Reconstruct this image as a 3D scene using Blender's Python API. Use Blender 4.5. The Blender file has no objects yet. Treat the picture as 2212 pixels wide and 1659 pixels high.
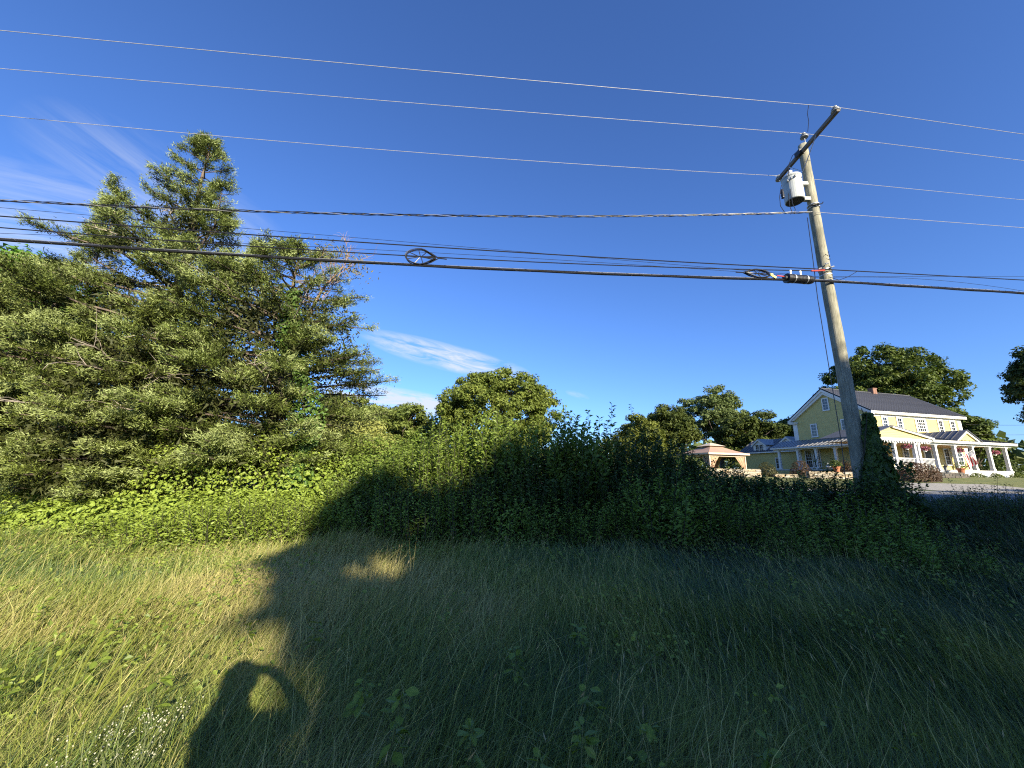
import bpy, math, random
import numpy as np
from mathutils import Vector, Matrix

PI = math.pi
R = math.radians
rng = np.random.default_rng(7)
random.seed(7)
sc = bpy.context.scene
col = sc.collection

# ------------------------------------------------------------------ camera
CAM_H = 1.6
PITCH, ROLL = R(12.86), R(1.0)
FPX, CX, CY = 833.0, 1106.0, 829.5          # the photograph measured at 2212 x 1659
_F = np.array([0, math.cos(PITCH), math.sin(PITCH)])
_U0 = np.array([0, -math.sin(PITCH), math.cos(PITCH)])
_R0 = np.array([1.0, 0, 0])
_Rt = _R0 * math.cos(ROLL) + _U0 * math.sin(ROLL)
_U = -_R0 * math.sin(ROLL) + _U0 * math.cos(ROLL)
_C = np.array([0, 0, CAM_H])
cam = bpy.data.cameras.new('camera')
cam.sensor_width = 36.0
cam.lens = 36.0 * FPX / 2212.0
cam.clip_start = 0.03
cam.clip_end = 3000
camo = bpy.data.objects.new('camera', cam)
col.objects.link(camo)
m = Matrix(((_Rt[0], _U[0], -_F[0], _C[0]), (_Rt[1], _U[1], -_F[1], _C[1]), (_Rt[2], _U[2], -_F[2], _C[2]), (0, 0, 0, 1)))
camo.matrix_world = m
sc.camera = camo

# ------------------------------------------------------------------ sun, sky, exposure
SUN_EL, SUN_AZ = R(20.87), R(-29.1)          # the light travels towards this azimuth (from +Y, left is negative)
TAN = math.tan(SUN_EL)
hx, hy = math.sin(SUN_AZ), math.cos(SUN_AZ)
sun = bpy.data.lights.new('sun', 'SUN')
sun.energy = 5.0
sun.angle = R(0.53)
sun.color = (1.0, 0.90, 0.70)
suno = bpy.data.objects.new('sun', sun)
col.objects.link(suno)
d = Vector((hx * math.cos(SUN_EL), hy * math.cos(SUN_EL), -math.sin(SUN_EL)))
suno.rotation_euler = d.to_track_quat('-Z', 'Y').to_euler()
suno.location = (20, -40, 30)

world = bpy.data.worlds.new('World')
sc.world = world
world.use_nodes = True
wt = world.node_tree
wt.nodes.clear()


def wn(t, **kw):
    n = wt.nodes.new(t)
    for k, v in kw.items():
        setattr(n, k, v)
    return n


def wmath(op, a, b=None, c=None, clamp=False):
    n = wt.nodes.new('ShaderNodeMath')
    n.operation = op
    n.use_clamp = clamp
    for i, s in enumerate((a, b, c)):
        if s is None:
            continue
        if isinstance(s, (int, float)):
            n.inputs[i].default_value = s
        else:
            wt.links.new(s, n.inputs[i])
    return n.outputs[0]


sky = wn('ShaderNodeTexSky', sky_type='NISHITA')
sky.sun_disc = False
sky.sun_elevation = SUN_EL
sky.sun_rotation = SUN_AZ + PI
sky.air_density = 1.0
sky.dust_density = 0.4
sky.ozone_density = 2.2
sky.altitude = 50
tc = wn('ShaderNodeTexCoord')
sep = wn('ShaderNodeSeparateXYZ')
wt.links.new(tc.outputs['Generated'], sep.inputs[0])
az = wmath('ARCTAN2', sep.outputs[0], sep.outputs[1])
el = wmath('ARCSINE', sep.outputs[2])


def cirrus(px0, py0, px1, py1, half, strength, sx, sy, seed):
    """a streak of cirrus between two directions of the sky"""
    def ae(x, y):
        v = _F + _Rt * (x - CX) / FPX - _U * (y - CY) / FPX
        v = v / np.linalg.norm(v)
        return math.atan2(v[0], v[1]), math.asin(v[2])
    a0, e0 = ae(px0, py0)
    a1, e1 = ae(px1, py1)
    L = math.hypot(a1 - a0, e1 - e0)
    ca, sa = (a1 - a0) / L, (e1 - e0) / L
    da = wmath('SUBTRACT', az, (a0 + a1) / 2)
    de = wmath('SUBTRACT', el, (e0 + e1) / 2)
    u = wmath('ADD', wmath('MULTIPLY', da, ca), wmath('MULTIPLY', de, sa))
    v = wmath('SUBTRACT', wmath('MULTIPLY', de, ca), wmath('MULTIPLY', da, sa))
    un = wmath('DIVIDE', u, L / 2)
    vn = wmath('DIVIDE', v, half)
    comb = wn('ShaderNodeCombineXYZ')
    wt.links.new(wmath('MULTIPLY', u, sx), comb.inputs[0])
    wt.links.new(wmath('MULTIPLY', v, sy), comb.inputs[1])
    comb.inputs[2].default_value = seed
    no = wn('ShaderNodeTexNoise')
    no.inputs['Scale'].default_value = 1.0
    no.inputs['Detail'].default_value = 7
    no.inputs['Roughness'].default_value = 0.62
    no.inputs['Distortion'].default_value = 0.5
    wt.links.new(comb.outputs[0], no.inputs['Vector'])
    r2 = wmath('ADD', wmath('POWER', wmath('ABSOLUTE', un), 2.2), wmath('POWER', wmath('ABSOLUTE', vn), 2.0))
    fall = wmath('SUBTRACT', 1.0, r2, clamp=True)
    nn = wmath('MULTIPLY', wmath('SUBTRACT', no.outputs[0], 0.36, clamp=True), 3.2)
    out = wmath('MULTIPLY', wmath('MULTIPLY', fall, nn), strength, clamp=True)
    return out


cl = [
    cirrus(770, 716, 1150, 811, 0.036, 1.5, 9, 52, 1.0),
    cirrus(680, 832, 1020, 890, 0.034, 2.2, 8, 38, 2.9),
    cirrus(20, 225, 660, 600, 0.10, 0.42, 5, 34, 3.7),
    cirrus(-500, 330, 500, 520, 0.08, 0.55, 4, 36, 5.1),
    cirrus(-600, 430, 420, 600, 0.11, 0.85, 4, 34, 6.2),
    cirrus(1220, 845, 1275, 862, 0.009, 0.5, 14, 60, 7.2),
    cirrus(2050, 985, 2500, 1010, 0.02, 0.9, 9, 40, 8.2),
]
msk = cl[0]
for c in cl[1:]:
    msk = wmath('MAXIMUM', msk, c)
msk = wmath('MULTIPLY', msk, 0.95, clamp=True)
tint = wn('ShaderNodeMix', data_type='RGBA', blend_type='MULTIPLY')
tint.inputs[0].default_value = 1.0
wt.links.new(sky.outputs[0], tint.inputs[6])
tint.inputs[7].default_value = (0.60, 0.88, 1.43, 1)
mixc = wn('ShaderNodeMix', data_type='RGBA')
wt.links.new(msk, mixc.inputs[0])
wt.links.new(tint.outputs[2], mixc.inputs[6])
mixc.inputs[7].default_value = (4.6, 5.0, 5.7, 1)
bg = wn('ShaderNodeBackground')
bg.inputs[1].default_value = 0.073
wt.links.new(mixc.outputs[2], bg.inputs[0])
wo = wn('ShaderNodeOutputWorld')
wt.links.new(bg.outputs[0], wo.inputs[0])

vs = sc.view_settings
vs.view_transform = 'Standard'
vs.look = 'None'
vs.exposure = 1.25
vs.gamma = 1.0
vs.use_curve_mapping = False
sc.render.engine = 'CYCLES'
sc.cycles.max_bounces = 4
sc.cycles.diffuse_bounces = 2
sc.cycles.glossy_bounces = 2
sc.cycles.transmission_bounces = 3
sc.cycles.transparent_max_bounces = 6
sc.cycles.caustics_reflective = False
sc.cycles.caustics_refractive = False
sc.cycles.use_denoising = False
sc.cycles.pixel_filter_type = 'BLACKMAN_HARRIS'
sc.cycles.filter_width = 1.15


# ------------------------------------------------------------------ measuring helpers
def ray(x, y):
    return _F + _Rt * (x - CX) / FPX - _U * (y - CY) / FPX


def at(x, y, Y):
    dd = ray(x, y)
    return _C + dd * (Y / dd[1])


def onplane(x, y, P, yaw):
    n = np.array([-math.sin(yaw), math.cos(yaw), 0])
    dd = ray(x, y)
    return _C + dd * (((np.array(P) - _C) @ n) / (dd @ n))


def sm(a, b, x):
    t = np.clip((x - a) / (b - a), 0, 1)
    return t * t * (3 - 2 * t)


_lat = np.random.default_rng(3).random((64, 64))


def vnoise(x, y, s=1.0):
    x = np.asarray(x) * s + 100.3
    y = np.asarray(y) * s + 57.7
    xi = np.floor(x).astype(int)
    yi = np.floor(y).astype(int)
    fx = x - xi
    fy = y - yi
    fx = fx * fx * (3 - 2 * fx)
    fy = fy * fy * (3 - 2 * fy)
    g = lambda i, j: _lat[i % 64, j % 64]
    return (g(xi, yi) * (1 - fx) + g(xi + 1, yi) * fx) * (1 - fy) + (g(xi, yi + 1) * (1 - fx) + g(xi + 1, yi + 1) * fx) * fy


RN = (0.208, 0.978)          # road normal (towards the house), near edge through (12, 10.2)


def wroad(x, y):
    return (np.asarray(x) - 12) * RN[0] + (np.asarray(y) - 10.2) * RN[1]


def gz(x, y):
    w = wroad(x, y)
    z = 1.0 * sm(-4.2, -0.3, w) + 0.85 * sm(12, 30, w)
    rough = (1 - sm(-2.0, -0.5, w))
    z = z + rough * (vnoise(x, y, 0.7) - 0.5) * 0.16
    return z


# ------------------------------------------------------------------ mesh helpers
def tag(o, label=None, cat=None, group=None, kind=None):
    if label:
        o['label'] = label
    if cat:
        o['category'] = cat
    if group:
        o['group'] = group
    if kind:
        o['kind'] = kind
    return o


def empty(name, loc=(0, 0, 0), rz=0.0, parent=None):
    o = bpy.data.objects.new(name, None)
    o.location = loc
    o.rotation_euler = (0, 0, rz)
    o.empty_display_size = 0.2
    col.objects.link(o)
    if parent:
        o.parent = parent
    return o


def link(name, me, mat, parent=None, loc=(0, 0, 0), rot=(0, 0, 0)):
    o = bpy.data.objects.new(name, me)
    if mat is not None and len(me.materials) == 0:
        me.materials.append(mat)
    col.objects.link(o)
    o.location = loc
    o.rotation_euler = rot
    if parent:
        o.parent = parent
    return o


def np_mesh(name, V, faces, cols=None, smooth=False):
    """faces: list of (n,k) integer arrays"""
    me = bpy.data.meshes.new(name)
    V = np.asarray(V, np.float32)
    me.vertices.add(len(V))
    me.vertices.foreach_set('co', V.ravel())
    idx = np.concatenate([f.ravel() for f in faces]).astype(np.int32)
    tot = np.concatenate([np.full(len(f), f.shape[1]) for f in faces]).astype(np.int32)
    st = np.concatenate([[0], np.cumsum(tot)[:-1]]).astype(np.int32)
    me.loops.add(len(idx))
    me.loops.foreach_set('vertex_index', idx)
    me.polygons.add(len(tot))
    me.polygons.foreach_set('loop_start', st)
    me.polygons.foreach_set('loop_total', tot)
    me.polygons.foreach_set('use_smooth', np.full(len(tot), smooth))
    if cols is not None:
        a = me.color_attributes.new('Col', 'FLOAT_COLOR', 'POINT')
        c4 = np.ones((len(V), 4), np.float32)
        c4[:, :3] = cols
        a.data.foreach_set('color', c4.ravel())
    me.update(calc_edges=True)
    me.validate()
    return me


class MB:
    """collects shapes; build() links them as one mesh object"""
    def __init__(s):
        s.v = []
        s.f = []
        s.c = []

    def add(s, V, F, c=None):
        o = len(s.v)
        s.v += [tuple(map(float, p)) for p in V]
        s.f += [tuple(i + o for i in f) for f in F]
        s.c += [c or (1, 1, 1)] * len(V)
        return s

    def box(s, c, h, rz=0.0, col=None, M=None):
        V = []
        for sx in (-1, 1):
            for sy in (-1, 1):
                for sz in (-1, 1):
                    p = Vector((sx * h[0], sy * h[1], sz * h[2]))
                    if M:
                        p = M @ p
                    if rz:
                        p = Matrix.Rotation(rz, 3, 'Z') @ p
                    V.append((p[0] + c[0], p[1] + c[1], p[2] + c[2]))
        F = [(0, 1, 3, 2), (4, 6, 7, 5), (0, 4, 5, 1), (2, 3, 7, 6), (0, 2, 6, 4), (1, 5, 7, 3)]
        return s.add(V, F, col)

    def bb(s, x0, x1, y0, y1, z0, z1, col=None):
        return s.box(((x0 + x1) / 2, (y0 + y1) / 2, (z0 + z1) / 2), (abs(x1 - x0) / 2, abs(y1 - y0) / 2, abs(z1 - z0) / 2), col=col)

    def tube(s, pts, rad, n=8, cap=True, col=None):
        P = [Vector(p) for p in pts]
        if not hasattr(rad, '__len__'):
            rad = [rad] * len(P)
        rings = []
        up = None
        V = []
        for i, p in enumerate(P):
            t = (P[min(i + 1, len(P) - 1)] - P[max(i - 1, 0)])
            if t.length < 1e-9:
                t = Vector((0, 0, 1))
            t.normalize()
            if up is None:
                up = Vector((0, 0, 1)) if abs(t.z) < 0.9 else Vector((1, 0, 0))
            sdir = t.cross(up)
            if sdir.length < 1e-6:
                sdir = t.orthogonal()
            sdir.normalize()
            up = sdir.cross(t).normalized()
            for k in range(n):
                a = 2 * PI * k / n
                V.append(p + (sdir * math.cos(a) + up * math.sin(a)) * rad[i])
        F = []
        for i in range(len(P) - 1):
            for k in range(n):
                a = i * n + k
                b = i * n + (k + 1) % n
                F.append((a, b, b + n, a + n))
        if cap:
            F.append(tuple(range(n - 1, -1, -1)))
            F.append(tuple(range((len(P) - 1) * n, len(P) * n)))
        return s.add(V, F, col)

    def lathe(s, c, prof, n=16, axis='z', col=None):
        V = []
        for (r, z) in prof:
            for k in range(n):
                a = 2 * PI * k / n
                if axis == 'z':
                    V.append((c[0] + r * math.cos(a), c[1] + r * math.sin(a), c[2] + z))
                else:
                    V.append((c[0] + z, c[1] + r * math.cos(a), c[2] + r * math.sin(a)))
        F = []
        for i in range(len(prof) - 1):
            for k in range(n):
                a = i * n + k
                b = i * n + (k + 1) % n
                F.append((a, b, b + n, a + n))
        F.append(tuple(range(n - 1, -1, -1)))
        F.append(tuple(range((len(prof) - 1) * n, len(prof) * n)))
        return s.add(V, F, col)

    def prism(s, poly, off, col=None):
        """closed polygon swept by a vector"""
        n = len(poly)
        V = [tuple(p) for p in poly] + [(p[0] + off[0], p[1] + off[1], p[2] + off[2]) for p in poly]
        F = [tuple(range(n - 1, -1, -1)), tuple(range(n, 2 * n))] + [(i, (i + 1) % n, n + (i + 1) % n, n + i) for i in range(n)]
        return s.add(V, F, col)

    def mesh(s, name, smooth=False, colored=False):
        me = bpy.data.meshes.new(name)
        me.from_pydata(s.v, [], s.f)
        if colored:
            a = me.color_attributes.new('Col', 'FLOAT_COLOR', 'POINT')
            a.data.foreach_set('color', np.array([(*c, 1) for c in s.c], np.float32).ravel())
        if smooth:
            me.polygons.foreach_set('use_smooth', np.ones(len(me.polygons), bool))
        me.update()
        return me

    def build(s, name, mat, parent=None, smooth=False, loc=(0, 0, 0), rot=(0, 0, 0), colored=False, bevel=0):
        o = link(name, s.mesh(name, smooth, colored), mat, parent, loc, rot)
        if bevel:
            b = o.modifiers.new('bevel', 'BEVEL')
            b.width = bevel
            b.segments = 1
            b.limit_method = 'ANGLE'
        return o


def nrm(v):
    return v / np.maximum(np.linalg.norm(v, axis=-1, keepdims=True), 1e-9)


def leaves(name, P, D, N, L, W, C, mat, parent=None, fold=0.15, tri=False):
    """n leaves, each one folded quad: base P, direction D, normal N"""
    n = len(P)
    D = nrm(D)
    S = nrm(np.cross(D, N))
    N = np.cross(S, D)
    L = np.broadcast_to(np.asarray(L, float), (n,))[:, None]
    W = np.broadcast_to(np.asarray(W, float), (n,))[:, None]
    if tri:
        V = np.empty((n, 3, 3))
        V[:, 0] = P + S * W * 0.5
        V[:, 1] = P + D * L
        V[:, 2] = P - S * W * 0.5
        me = np_mesh(name, V.reshape(-1, 3), [np.arange(n * 3).reshape(n, 3)], np.repeat(C, 3, axis=0))
        return link(name, me, mat, parent)
    V = np.empty((n, 4, 3))
    V[:, 0] = P
    V[:, 1] = P + D * L * 0.45 + S * W * 0.5 + N * W * fold
    V[:, 2] = P + D * L - N * L * 0.12
    V[:, 3] = P + D * L * 0.45 - S * W * 0.5 + N * W * fold
    F = np.arange(n * 4).reshape(n, 4)
    me = np_mesh(name, V.reshape(-1, 3), [F], np.repeat(C, 4, axis=0))
    return link(name, me, mat, parent)


def rsph(r, n):
    return nrm(r.normal(size=(n, 3)))


# ------------------------------------------------------------------ materials
def mat(name):
    mt = bpy.data.materials.new(name)
    mt.use_nodes = True
    nt = mt.node_tree
    nt.nodes.clear()
    out = nt.nodes.new('ShaderNodeOutputMaterial')
    return mt, nt, out


def leaf_mat(name, trans=0.28, rough=0.5, spec=0.35, tcol=(1.15, 1.2, 0.55)):
    mt, nt, out = mat(name)
    a = nt.nodes.new('ShaderNodeAttribute')
    a.attribute_name = 'Col'
    p = nt.nodes.new('ShaderNodeBsdfPrincipled')
    p.inputs['Roughness'].default_value = rough
    p.inputs['Specular IOR Level'].default_value = spec
    nt.links.new(a.outputs['Color'], p.inputs['Base Color'])
    t = nt.nodes.new('ShaderNodeBsdfTranslucent')
    mx = nt.nodes.new('ShaderNodeMix')
    mx.data_type = 'RGBA'
    mx.blend_type = 'MULTIPLY'
    mx.inputs[0].default_value = 1
    nt.links.new(a.outputs['Color'], mx.inputs[6])
    mx.inputs[7].default_value = (*tcol, 1)
    nt.links.new(mx.outputs[2], t.inputs['Color'])
    ms = nt.nodes.new('ShaderNodeMixShader')
    ms.inputs[0].default_value = trans
    nt.links.new(p.outputs[0], ms.inputs[1])
    nt.links.new(t.outputs[0], ms.inputs[2])
    nt.links.new(ms.outputs[0], out.inputs[0])
    return mt


def pmat(name, c, rough=0.6, metal=0.0, spec=0.5, c2=None, scale=8.0, stretch=(1, 1, 1), bump=0.0, bscale=None, detail=5, lo=0.35, hi=0.65, colored=False, coord='Object'):
    """principled with a noise mix of two colours and an optional bump"""
    mt, nt, out = mat(name)
    p = nt.nodes.new('ShaderNodeBsdfPrincipled')
    p.inputs['Roughness'].default_value = rough
    p.inputs['Metallic'].default_value = metal
    p.inputs['Specular IOR Level'].default_value = spec
    nt.links.new(p.outputs[0], out.inputs[0])
    t = nt.nodes.new('ShaderNodeTexCoord')
    mp = nt.nodes.new('ShaderNodeMapping')
    mp.inputs['Scale'].default_value = stretch
    nt.links.new(t.outputs[coord], mp.inputs[0])
    no = nt.nodes.new('ShaderNodeTexNoise')
    no.inputs['Scale'].default_value = scale
    no.inputs['Detail'].default_value = detail
    nt.links.new(mp.outputs[0], no.inputs['Vector'])
    if c2 is None:
        c2 = tuple(x * 0.78 for x in c)
    rp = nt.nodes.new('ShaderNodeValToRGB')
    rp.color_ramp.elements[0].position = lo
    rp.color_ramp.elements[0].color = (*c2, 1)
    rp.color_ramp.elements[1].position = hi
    rp.color_ramp.elements[1].color = (*c, 1)
    nt.links.new(no.outputs[0], rp.inputs[0])
    src = rp.outputs[0]
    if colored:
        a = nt.nodes.new('ShaderNodeAttribute')
        a.attribute_name = 'Col'
        mx = nt.nodes.new('ShaderNodeMix')
        mx.data_type = 'RGBA'
        mx.blend_type = 'MULTIPLY'
        mx.inputs[0].default_value = 1
        nt.links.new(src, mx.inputs[6])
        nt.links.new(a.outputs['Color'], mx.inputs[7])
        src = mx.outputs[2]
    nt.links.new(src, p.inputs['Base Color'])
    if bump:
        b = nt.nodes.new('ShaderNodeBump')
        b.inputs['Strength'].default_value = bump
        b.inputs['Distance'].default_value = 0.02
        if bscale:
            n2 = nt.nodes.new('ShaderNodeTexNoise')
            n2.inputs['Scale'].default_value = bscale
            n2.inputs['Detail'].default_value = 6
            nt.links.new(mp.outputs[0], n2.inputs['Vector'])
            nt.links.new(n2.outputs[0], b.inputs['Height'])
        else:
            nt.links.new(no.outputs[0], b.inputs['Height'])
        nt.links.new(b.outputs[0], p.inputs['Normal'])
    return mt


LEAF = leaf_mat('leaf', 0.26)
LEAF_FAR = leaf_mat('tree leaf', 0.22, 0.6, 0.25)
CEDAR = leaf_mat('cedar foliage', 0.10, 0.62, 0.25, (1.1, 1.1, 0.6))
GRASS = leaf_mat('grass blade', 0.22, 0.5, 0.35, (1.15, 1.1, 0.6))
BARK = pmat('bark', (0.16, 0.12, 0.09), 0.9, c2=(0.06, 0.045, 0.035), scale=6, stretch=(1, 1, 0.2), bump=0.8)
BARK_PALE = pmat('weathered branch', (0.42, 0.36, 0.29), 0.9, c2=(0.24, 0.19, 0.15), scale=7, stretch=(1, 1, 0.3), bump=0.5)
STEM = pmat('green stem', (0.10, 0.12, 0.04), 0.7, scale=5)
TWIG = pmat('brown twig', (0.30, 0.20, 0.14), 0.85, scale=9)
DARKSTEM = pmat('shrub stem', (0.05, 0.045, 0.025), 0.85, scale=9)
WHITE = pmat('white paint', (0.80, 0.79, 0.76), 0.5, c2=(0.70, 0.69, 0.66), scale=1.5)
YELLOW = pmat('yellow clapboard paint', (0.60, 0.495, 0.18), 0.6, c2=(0.545, 0.45, 0.16), scale=1.2, stretch=(1, 1, 5))
ROOF = pmat('grey standing seam metal', (0.135, 0.135, 0.145), 0.42, metal=0.3, c2=(0.10, 0.10, 0.108), scale=0.9)
ROOF_LT = pmat('pale standing seam metal', (0.30, 0.30, 0.31), 0.35, metal=0.35, c2=(0.24, 0.24, 0.25), scale=0.9)
GLASS = pmat('window glass', (0.02, 0.025, 0.03), 0.06, spec=0.8, scale=2)
BRICK = pmat('chimney brick', (0.30, 0.16, 0.11), 0.85, c2=(0.19, 0.10, 0.07), scale=9, bump=0.4)
DOORM = pmat('dark door paint', (0.03, 0.035, 0.03), 0.5, scale=3)
SCREEN = pmat('green door panel', (0.10, 0.17, 0.13), 0.6, scale=3)
WOOD_IN = pmat('porch ceiling board', (0.42, 0.25, 0.12), 0.7, scale=3, stretch=(1, 8, 1))
FLOORW = pmat('porch floor board', (0.55, 0.52, 0.47), 0.7, scale=3, stretch=(1, 8, 1))
TERRA = pmat('terracotta', (0.48, 0.17, 0.08), 0.8, scale=8)
STONE = pmat('tan wall stone', (1, 1, 1), 0.9, c2=(0.7, 0.68, 0.64), scale=7, bump=0.7, colored=True)
BLACKM = pmat('black painted metal', (0.012, 0.012, 0.013), 0.4, scale=6)
BLACKP = pmat('black cable plastic', (0.016, 0.016, 0.018), 0.36, scale=6)
GALV = pmat('galvanised steel', (0.55, 0.56, 0.57), 0.4, metal=0.7, scale=14)
ALU = pmat('aluminium wire', (0.50, 0.49, 0.49), 0.42, metal=0.35, scale=20)
GREYW = pmat('dull grey wire', (0.22, 0.22, 0.22), 0.5, scale=20)
TANK = pmat('grey transformer paint', (0.47, 0.49, 0.47), 0.45, c2=(0.40, 0.42, 0.40), scale=4)
PORC = pmat('grey porcelain', (0.30, 0.31, 0.32), 0.25, c2=(0.22, 0.23, 0.24), scale=9)
ARMW = pmat('crossarm timber', (0.22, 0.19, 0.16), 0.85, c2=(0.12, 0.10, 0.085), scale=10, stretch=(6, 0.6, 6), bump=0.5)
REDP = pmat('red cable sleeve', (0.55, 0.06, 0.04), 0.5, scale=5)
YELP = pmat('yellow cable tag', (0.72, 0.62, 0.10), 0.5, scale=5)
CANVAS = pmat('salmon tan canvas', (0.43, 0.27, 0.19), 0.85, c2=(0.37, 0.23, 0.165), scale=2)
CANVAS2 = pmat('cream canvas trim', (0.66, 0.52, 0.38), 0.85, scale=2)
NET = pmat('tan netting', (0.50, 0.32, 0.20), 0.9, scale=3)
CLOTHES = pmat('dark jacket cloth', (0.03, 0.035, 0.05), 0.85, scale=12)
SKIN = pmat('skin', (0.50, 0.32, 0.23), 0.55, scale=8)
HAIR = pmat('brown hair', (0.05, 0.03, 0.02), 0.7, scale=12)
JEANS = pmat('blue jeans cloth', (0.05, 0.07, 0.13), 0.85, scale=12)


def pole_mat():
    mt, nt, out = mat('weathered pole timber')
    p = nt.nodes.new('ShaderNodeBsdfPrincipled')
    p.inputs['Roughness'].default_value = 0.85
    p.inputs['Specular IOR Level'].default_value = 0.2
    nt.links.new(p.outputs[0], out.inputs[0])
    t = nt.nodes.new('ShaderNodeTexCoord')

    def noise(sc3, scale, detail=6, rough=0.6):
        mp = nt.nodes.new('ShaderNodeMapping')
        mp.inputs['Scale'].default_value = sc3
        nt.links.new(t.outputs['Object'], mp.inputs[0])
        n = nt.nodes.new('ShaderNodeTexNoise')
        n.inputs['Scale'].default_value = scale
        n.inputs['Detail'].default_value = detail
        n.inputs['Roughness'].default_value = rough
        nt.links.new(mp.outputs[0], n.inputs['Vector'])
        return n.outputs[0]
    big = noise((1, 1, 0.45), 4.0)
    grain = noise((14, 14, 0.5), 4.0, 8, 0.7)
    crack = noise((22, 22, 0.35), 3.0, 3, 0.5)
    r1 = nt.nodes.new('ShaderNodeValToRGB')
    r1.color_ramp.elements[0].position = 0.32
    r1.color_ramp.elements[0].color = (0.225, 0.222, 0.175, 1)
    r1.color_ramp.elements[1].position = 0.68
    r1.color_ramp.elements[1].color = (0.43, 0.415, 0.335, 1)
    nt.links.new(big, r1.inputs[0])
    r2 = nt.nodes.new('ShaderNodeValToRGB')
    r2.color_ramp.elements[0].position = 0.3
    r2.color_ramp.elements[0].color = (0.5, 0.47, 0.4, 1)
    r2.color_ramp.elements[1].position = 0.65
    r2.color_ramp.elements[1].color = (1.1, 1.08, 1.02, 1)
    nt.links.new(grain, r2.inputs[0])
    r3 = nt.nodes.new('ShaderNodeValToRGB')
    r3.color_ramp.elements[0].position = 0.30
    r3.color_ramp.elements[0].color = (0.25, 0.22, 0.18, 1)
    r3.color_ramp.elements[1].position = 0.36
    r3.color_ramp.elements[1].color = (1, 1, 1, 1)
    nt.links.new(crack, r3.inputs[0])
    s = r1.outputs[0]
    for o in (r2.outputs[0], r3.outputs[0]):
        mx = nt.nodes.new('ShaderNodeMix')
        mx.data_type = 'RGBA'
        mx.blend_type = 'MULTIPLY'
        mx.inputs[0].default_value = 1
        nt.links.new(s, mx.inputs[6])
        nt.links.new(o, mx.inputs[7])
        s = mx.outputs[2]
    nt.links.new(s, p.inputs['Base Color'])
    b = nt.nodes.new('ShaderNodeBump')
    b.inputs['Strength'].default_value = 0.6
    b.inputs['Distance'].default_value = 0.012
    nt.links.new(grain, b.inputs['Height'])
    nt.links.new(b.outputs[0], p.inputs['Normal'])
    return mt


POLE = pole_mat()
ORD = ['first', 'second', 'third', 'fourth', 'fifth', 'sixth', 'seventh', 'eighth', 'ninth', 'tenth', 'eleventh', 'twelfth',
       'thirteenth', 'fourteenth', 'fifteenth', 'sixteenth', 'seventeenth', 'eighteenth', 'nineteenth', 'twentieth',
       'twenty-first', 'twenty-second', 'twenty-third', 'twenty-fourth', 'twenty-fifth', 'twenty-sixth', 'twenty-seventh', 'twenty-eighth']

# ------------------------------------------------------------------ ground, road, lawn
SOIL = pmat('soil and thatch', (0.075, 0.062, 0.03), 0.95, c2=(0.035, 0.035, 0.016), scale=3.5, bump=0.6, bscale=20)


def grid_mesh(name, xs, ys, zf, keep=None):
    X, Y = np.meshgrid(xs, ys)
    Z = zf(X, Y)
    V = np.stack([X, Y, Z], -1).reshape(-1, 3)
    nx, ny = len(xs), len(ys)
    I = (np.arange(ny - 1)[:, None] * nx + np.arange(nx - 1)[None, :]).ravel()
    F = np.stack([I, I + 1, I + nx + 1, I + nx], -1)
    if keep is not None:
        c = V[F].mean(1)
        F = F[keep(c[:, 0], c[:, 1])]
    return np_mesh(name, V, [F], smooth=True)


ax = np.concatenate([np.linspace(-900, -60, 15), np.linspace(-56, 60, 117), np.linspace(70, 900, 15)])
ay = np.concatenate([np.linspace(-900, -40, 15), np.linspace(-36, 80, 117), np.linspace(90, 1200, 18)])
g = link('ground', grid_mesh('ground', ax, ay, gz), SOIL)
tag(g, kind='structure')

# road strip and drive in road coordinates (s along, w across)
RS = (0.978, -0.208)


def rxy(s, w):
    return 12 + RS[0] * s + RN[0] * w, 10.2 + RS[1] * s + RN[1] * w


def strip(name, s0, s1, w0, w1, dz, mt, ns=120, nw=10, wob=0.0):
    V, F = [], []
    for i in range(ns + 1):
        for j in range(nw + 1):
            s = s0 + (s1 - s0) * i / ns
            w = w0 + (w1 - w0) * j / nw
            if wob and j in (0, nw):
                w += wob * (vnoise(s, j * 7, 0.9) - 0.5)
            x, y = rxy(s, w)
            V.append((x, y, float(gz(x, y)) + dz))
    for i in range(ns):
        for j in range(nw):
            a = i * (nw + 1) + j
            F.append((a, a + nw + 1, a + nw + 2, a + 1))
    me = bpy.data.meshes.new(name)
    me.from_pydata(V, [], F)
    return tag(link(name, me, mt), kind='structure')


ASPH = pmat('worn asphalt', (0.20, 0.195, 0.185), 0.9, c2=(0.13, 0.128, 0.122), scale=2.2, bump=0.3, bscale=60)
GRAVEL = pmat('gravel drive', (0.40, 0.37, 0.32), 0.95, c2=(0.26, 0.24, 0.20), scale=9, bump=0.6, bscale=40)
PAINTW = pmat('white road paint', (0.74, 0.73, 0.70), 0.8, c2=(0.5, 0.49, 0.47), scale=6)
LAWN = pmat('mown lawn', (0.17, 0.17, 0.045), 0.95, c2=(0.10, 0.125, 0.03), scale=1.3, bump=0.6, bscale=30)
strip('road', -70, 90, 0.0, 10.6, 0.012, ASPH, 160, 6)
strip('road_edge_line', -70, 90, 0.55, 0.68, 0.017, PAINTW, 160, 1)
strip('road_edge_line', -70, 90, 10.0, 10.13, 0.017, PAINTW, 160, 1)
strip('gravel_shoulder', -70, 90, 10.6, 12.2, 0.014, GRAVEL, 160, 2, 0.5)
strip('lawn', -70, 90, 12.2, 60, 0.016, LAWN, 100, 30, 0.6)
strip('driveway', 8.0, 15.5, 12.25, 19.5, 0.03, GRAVEL, 20, 20, 0.4)


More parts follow.
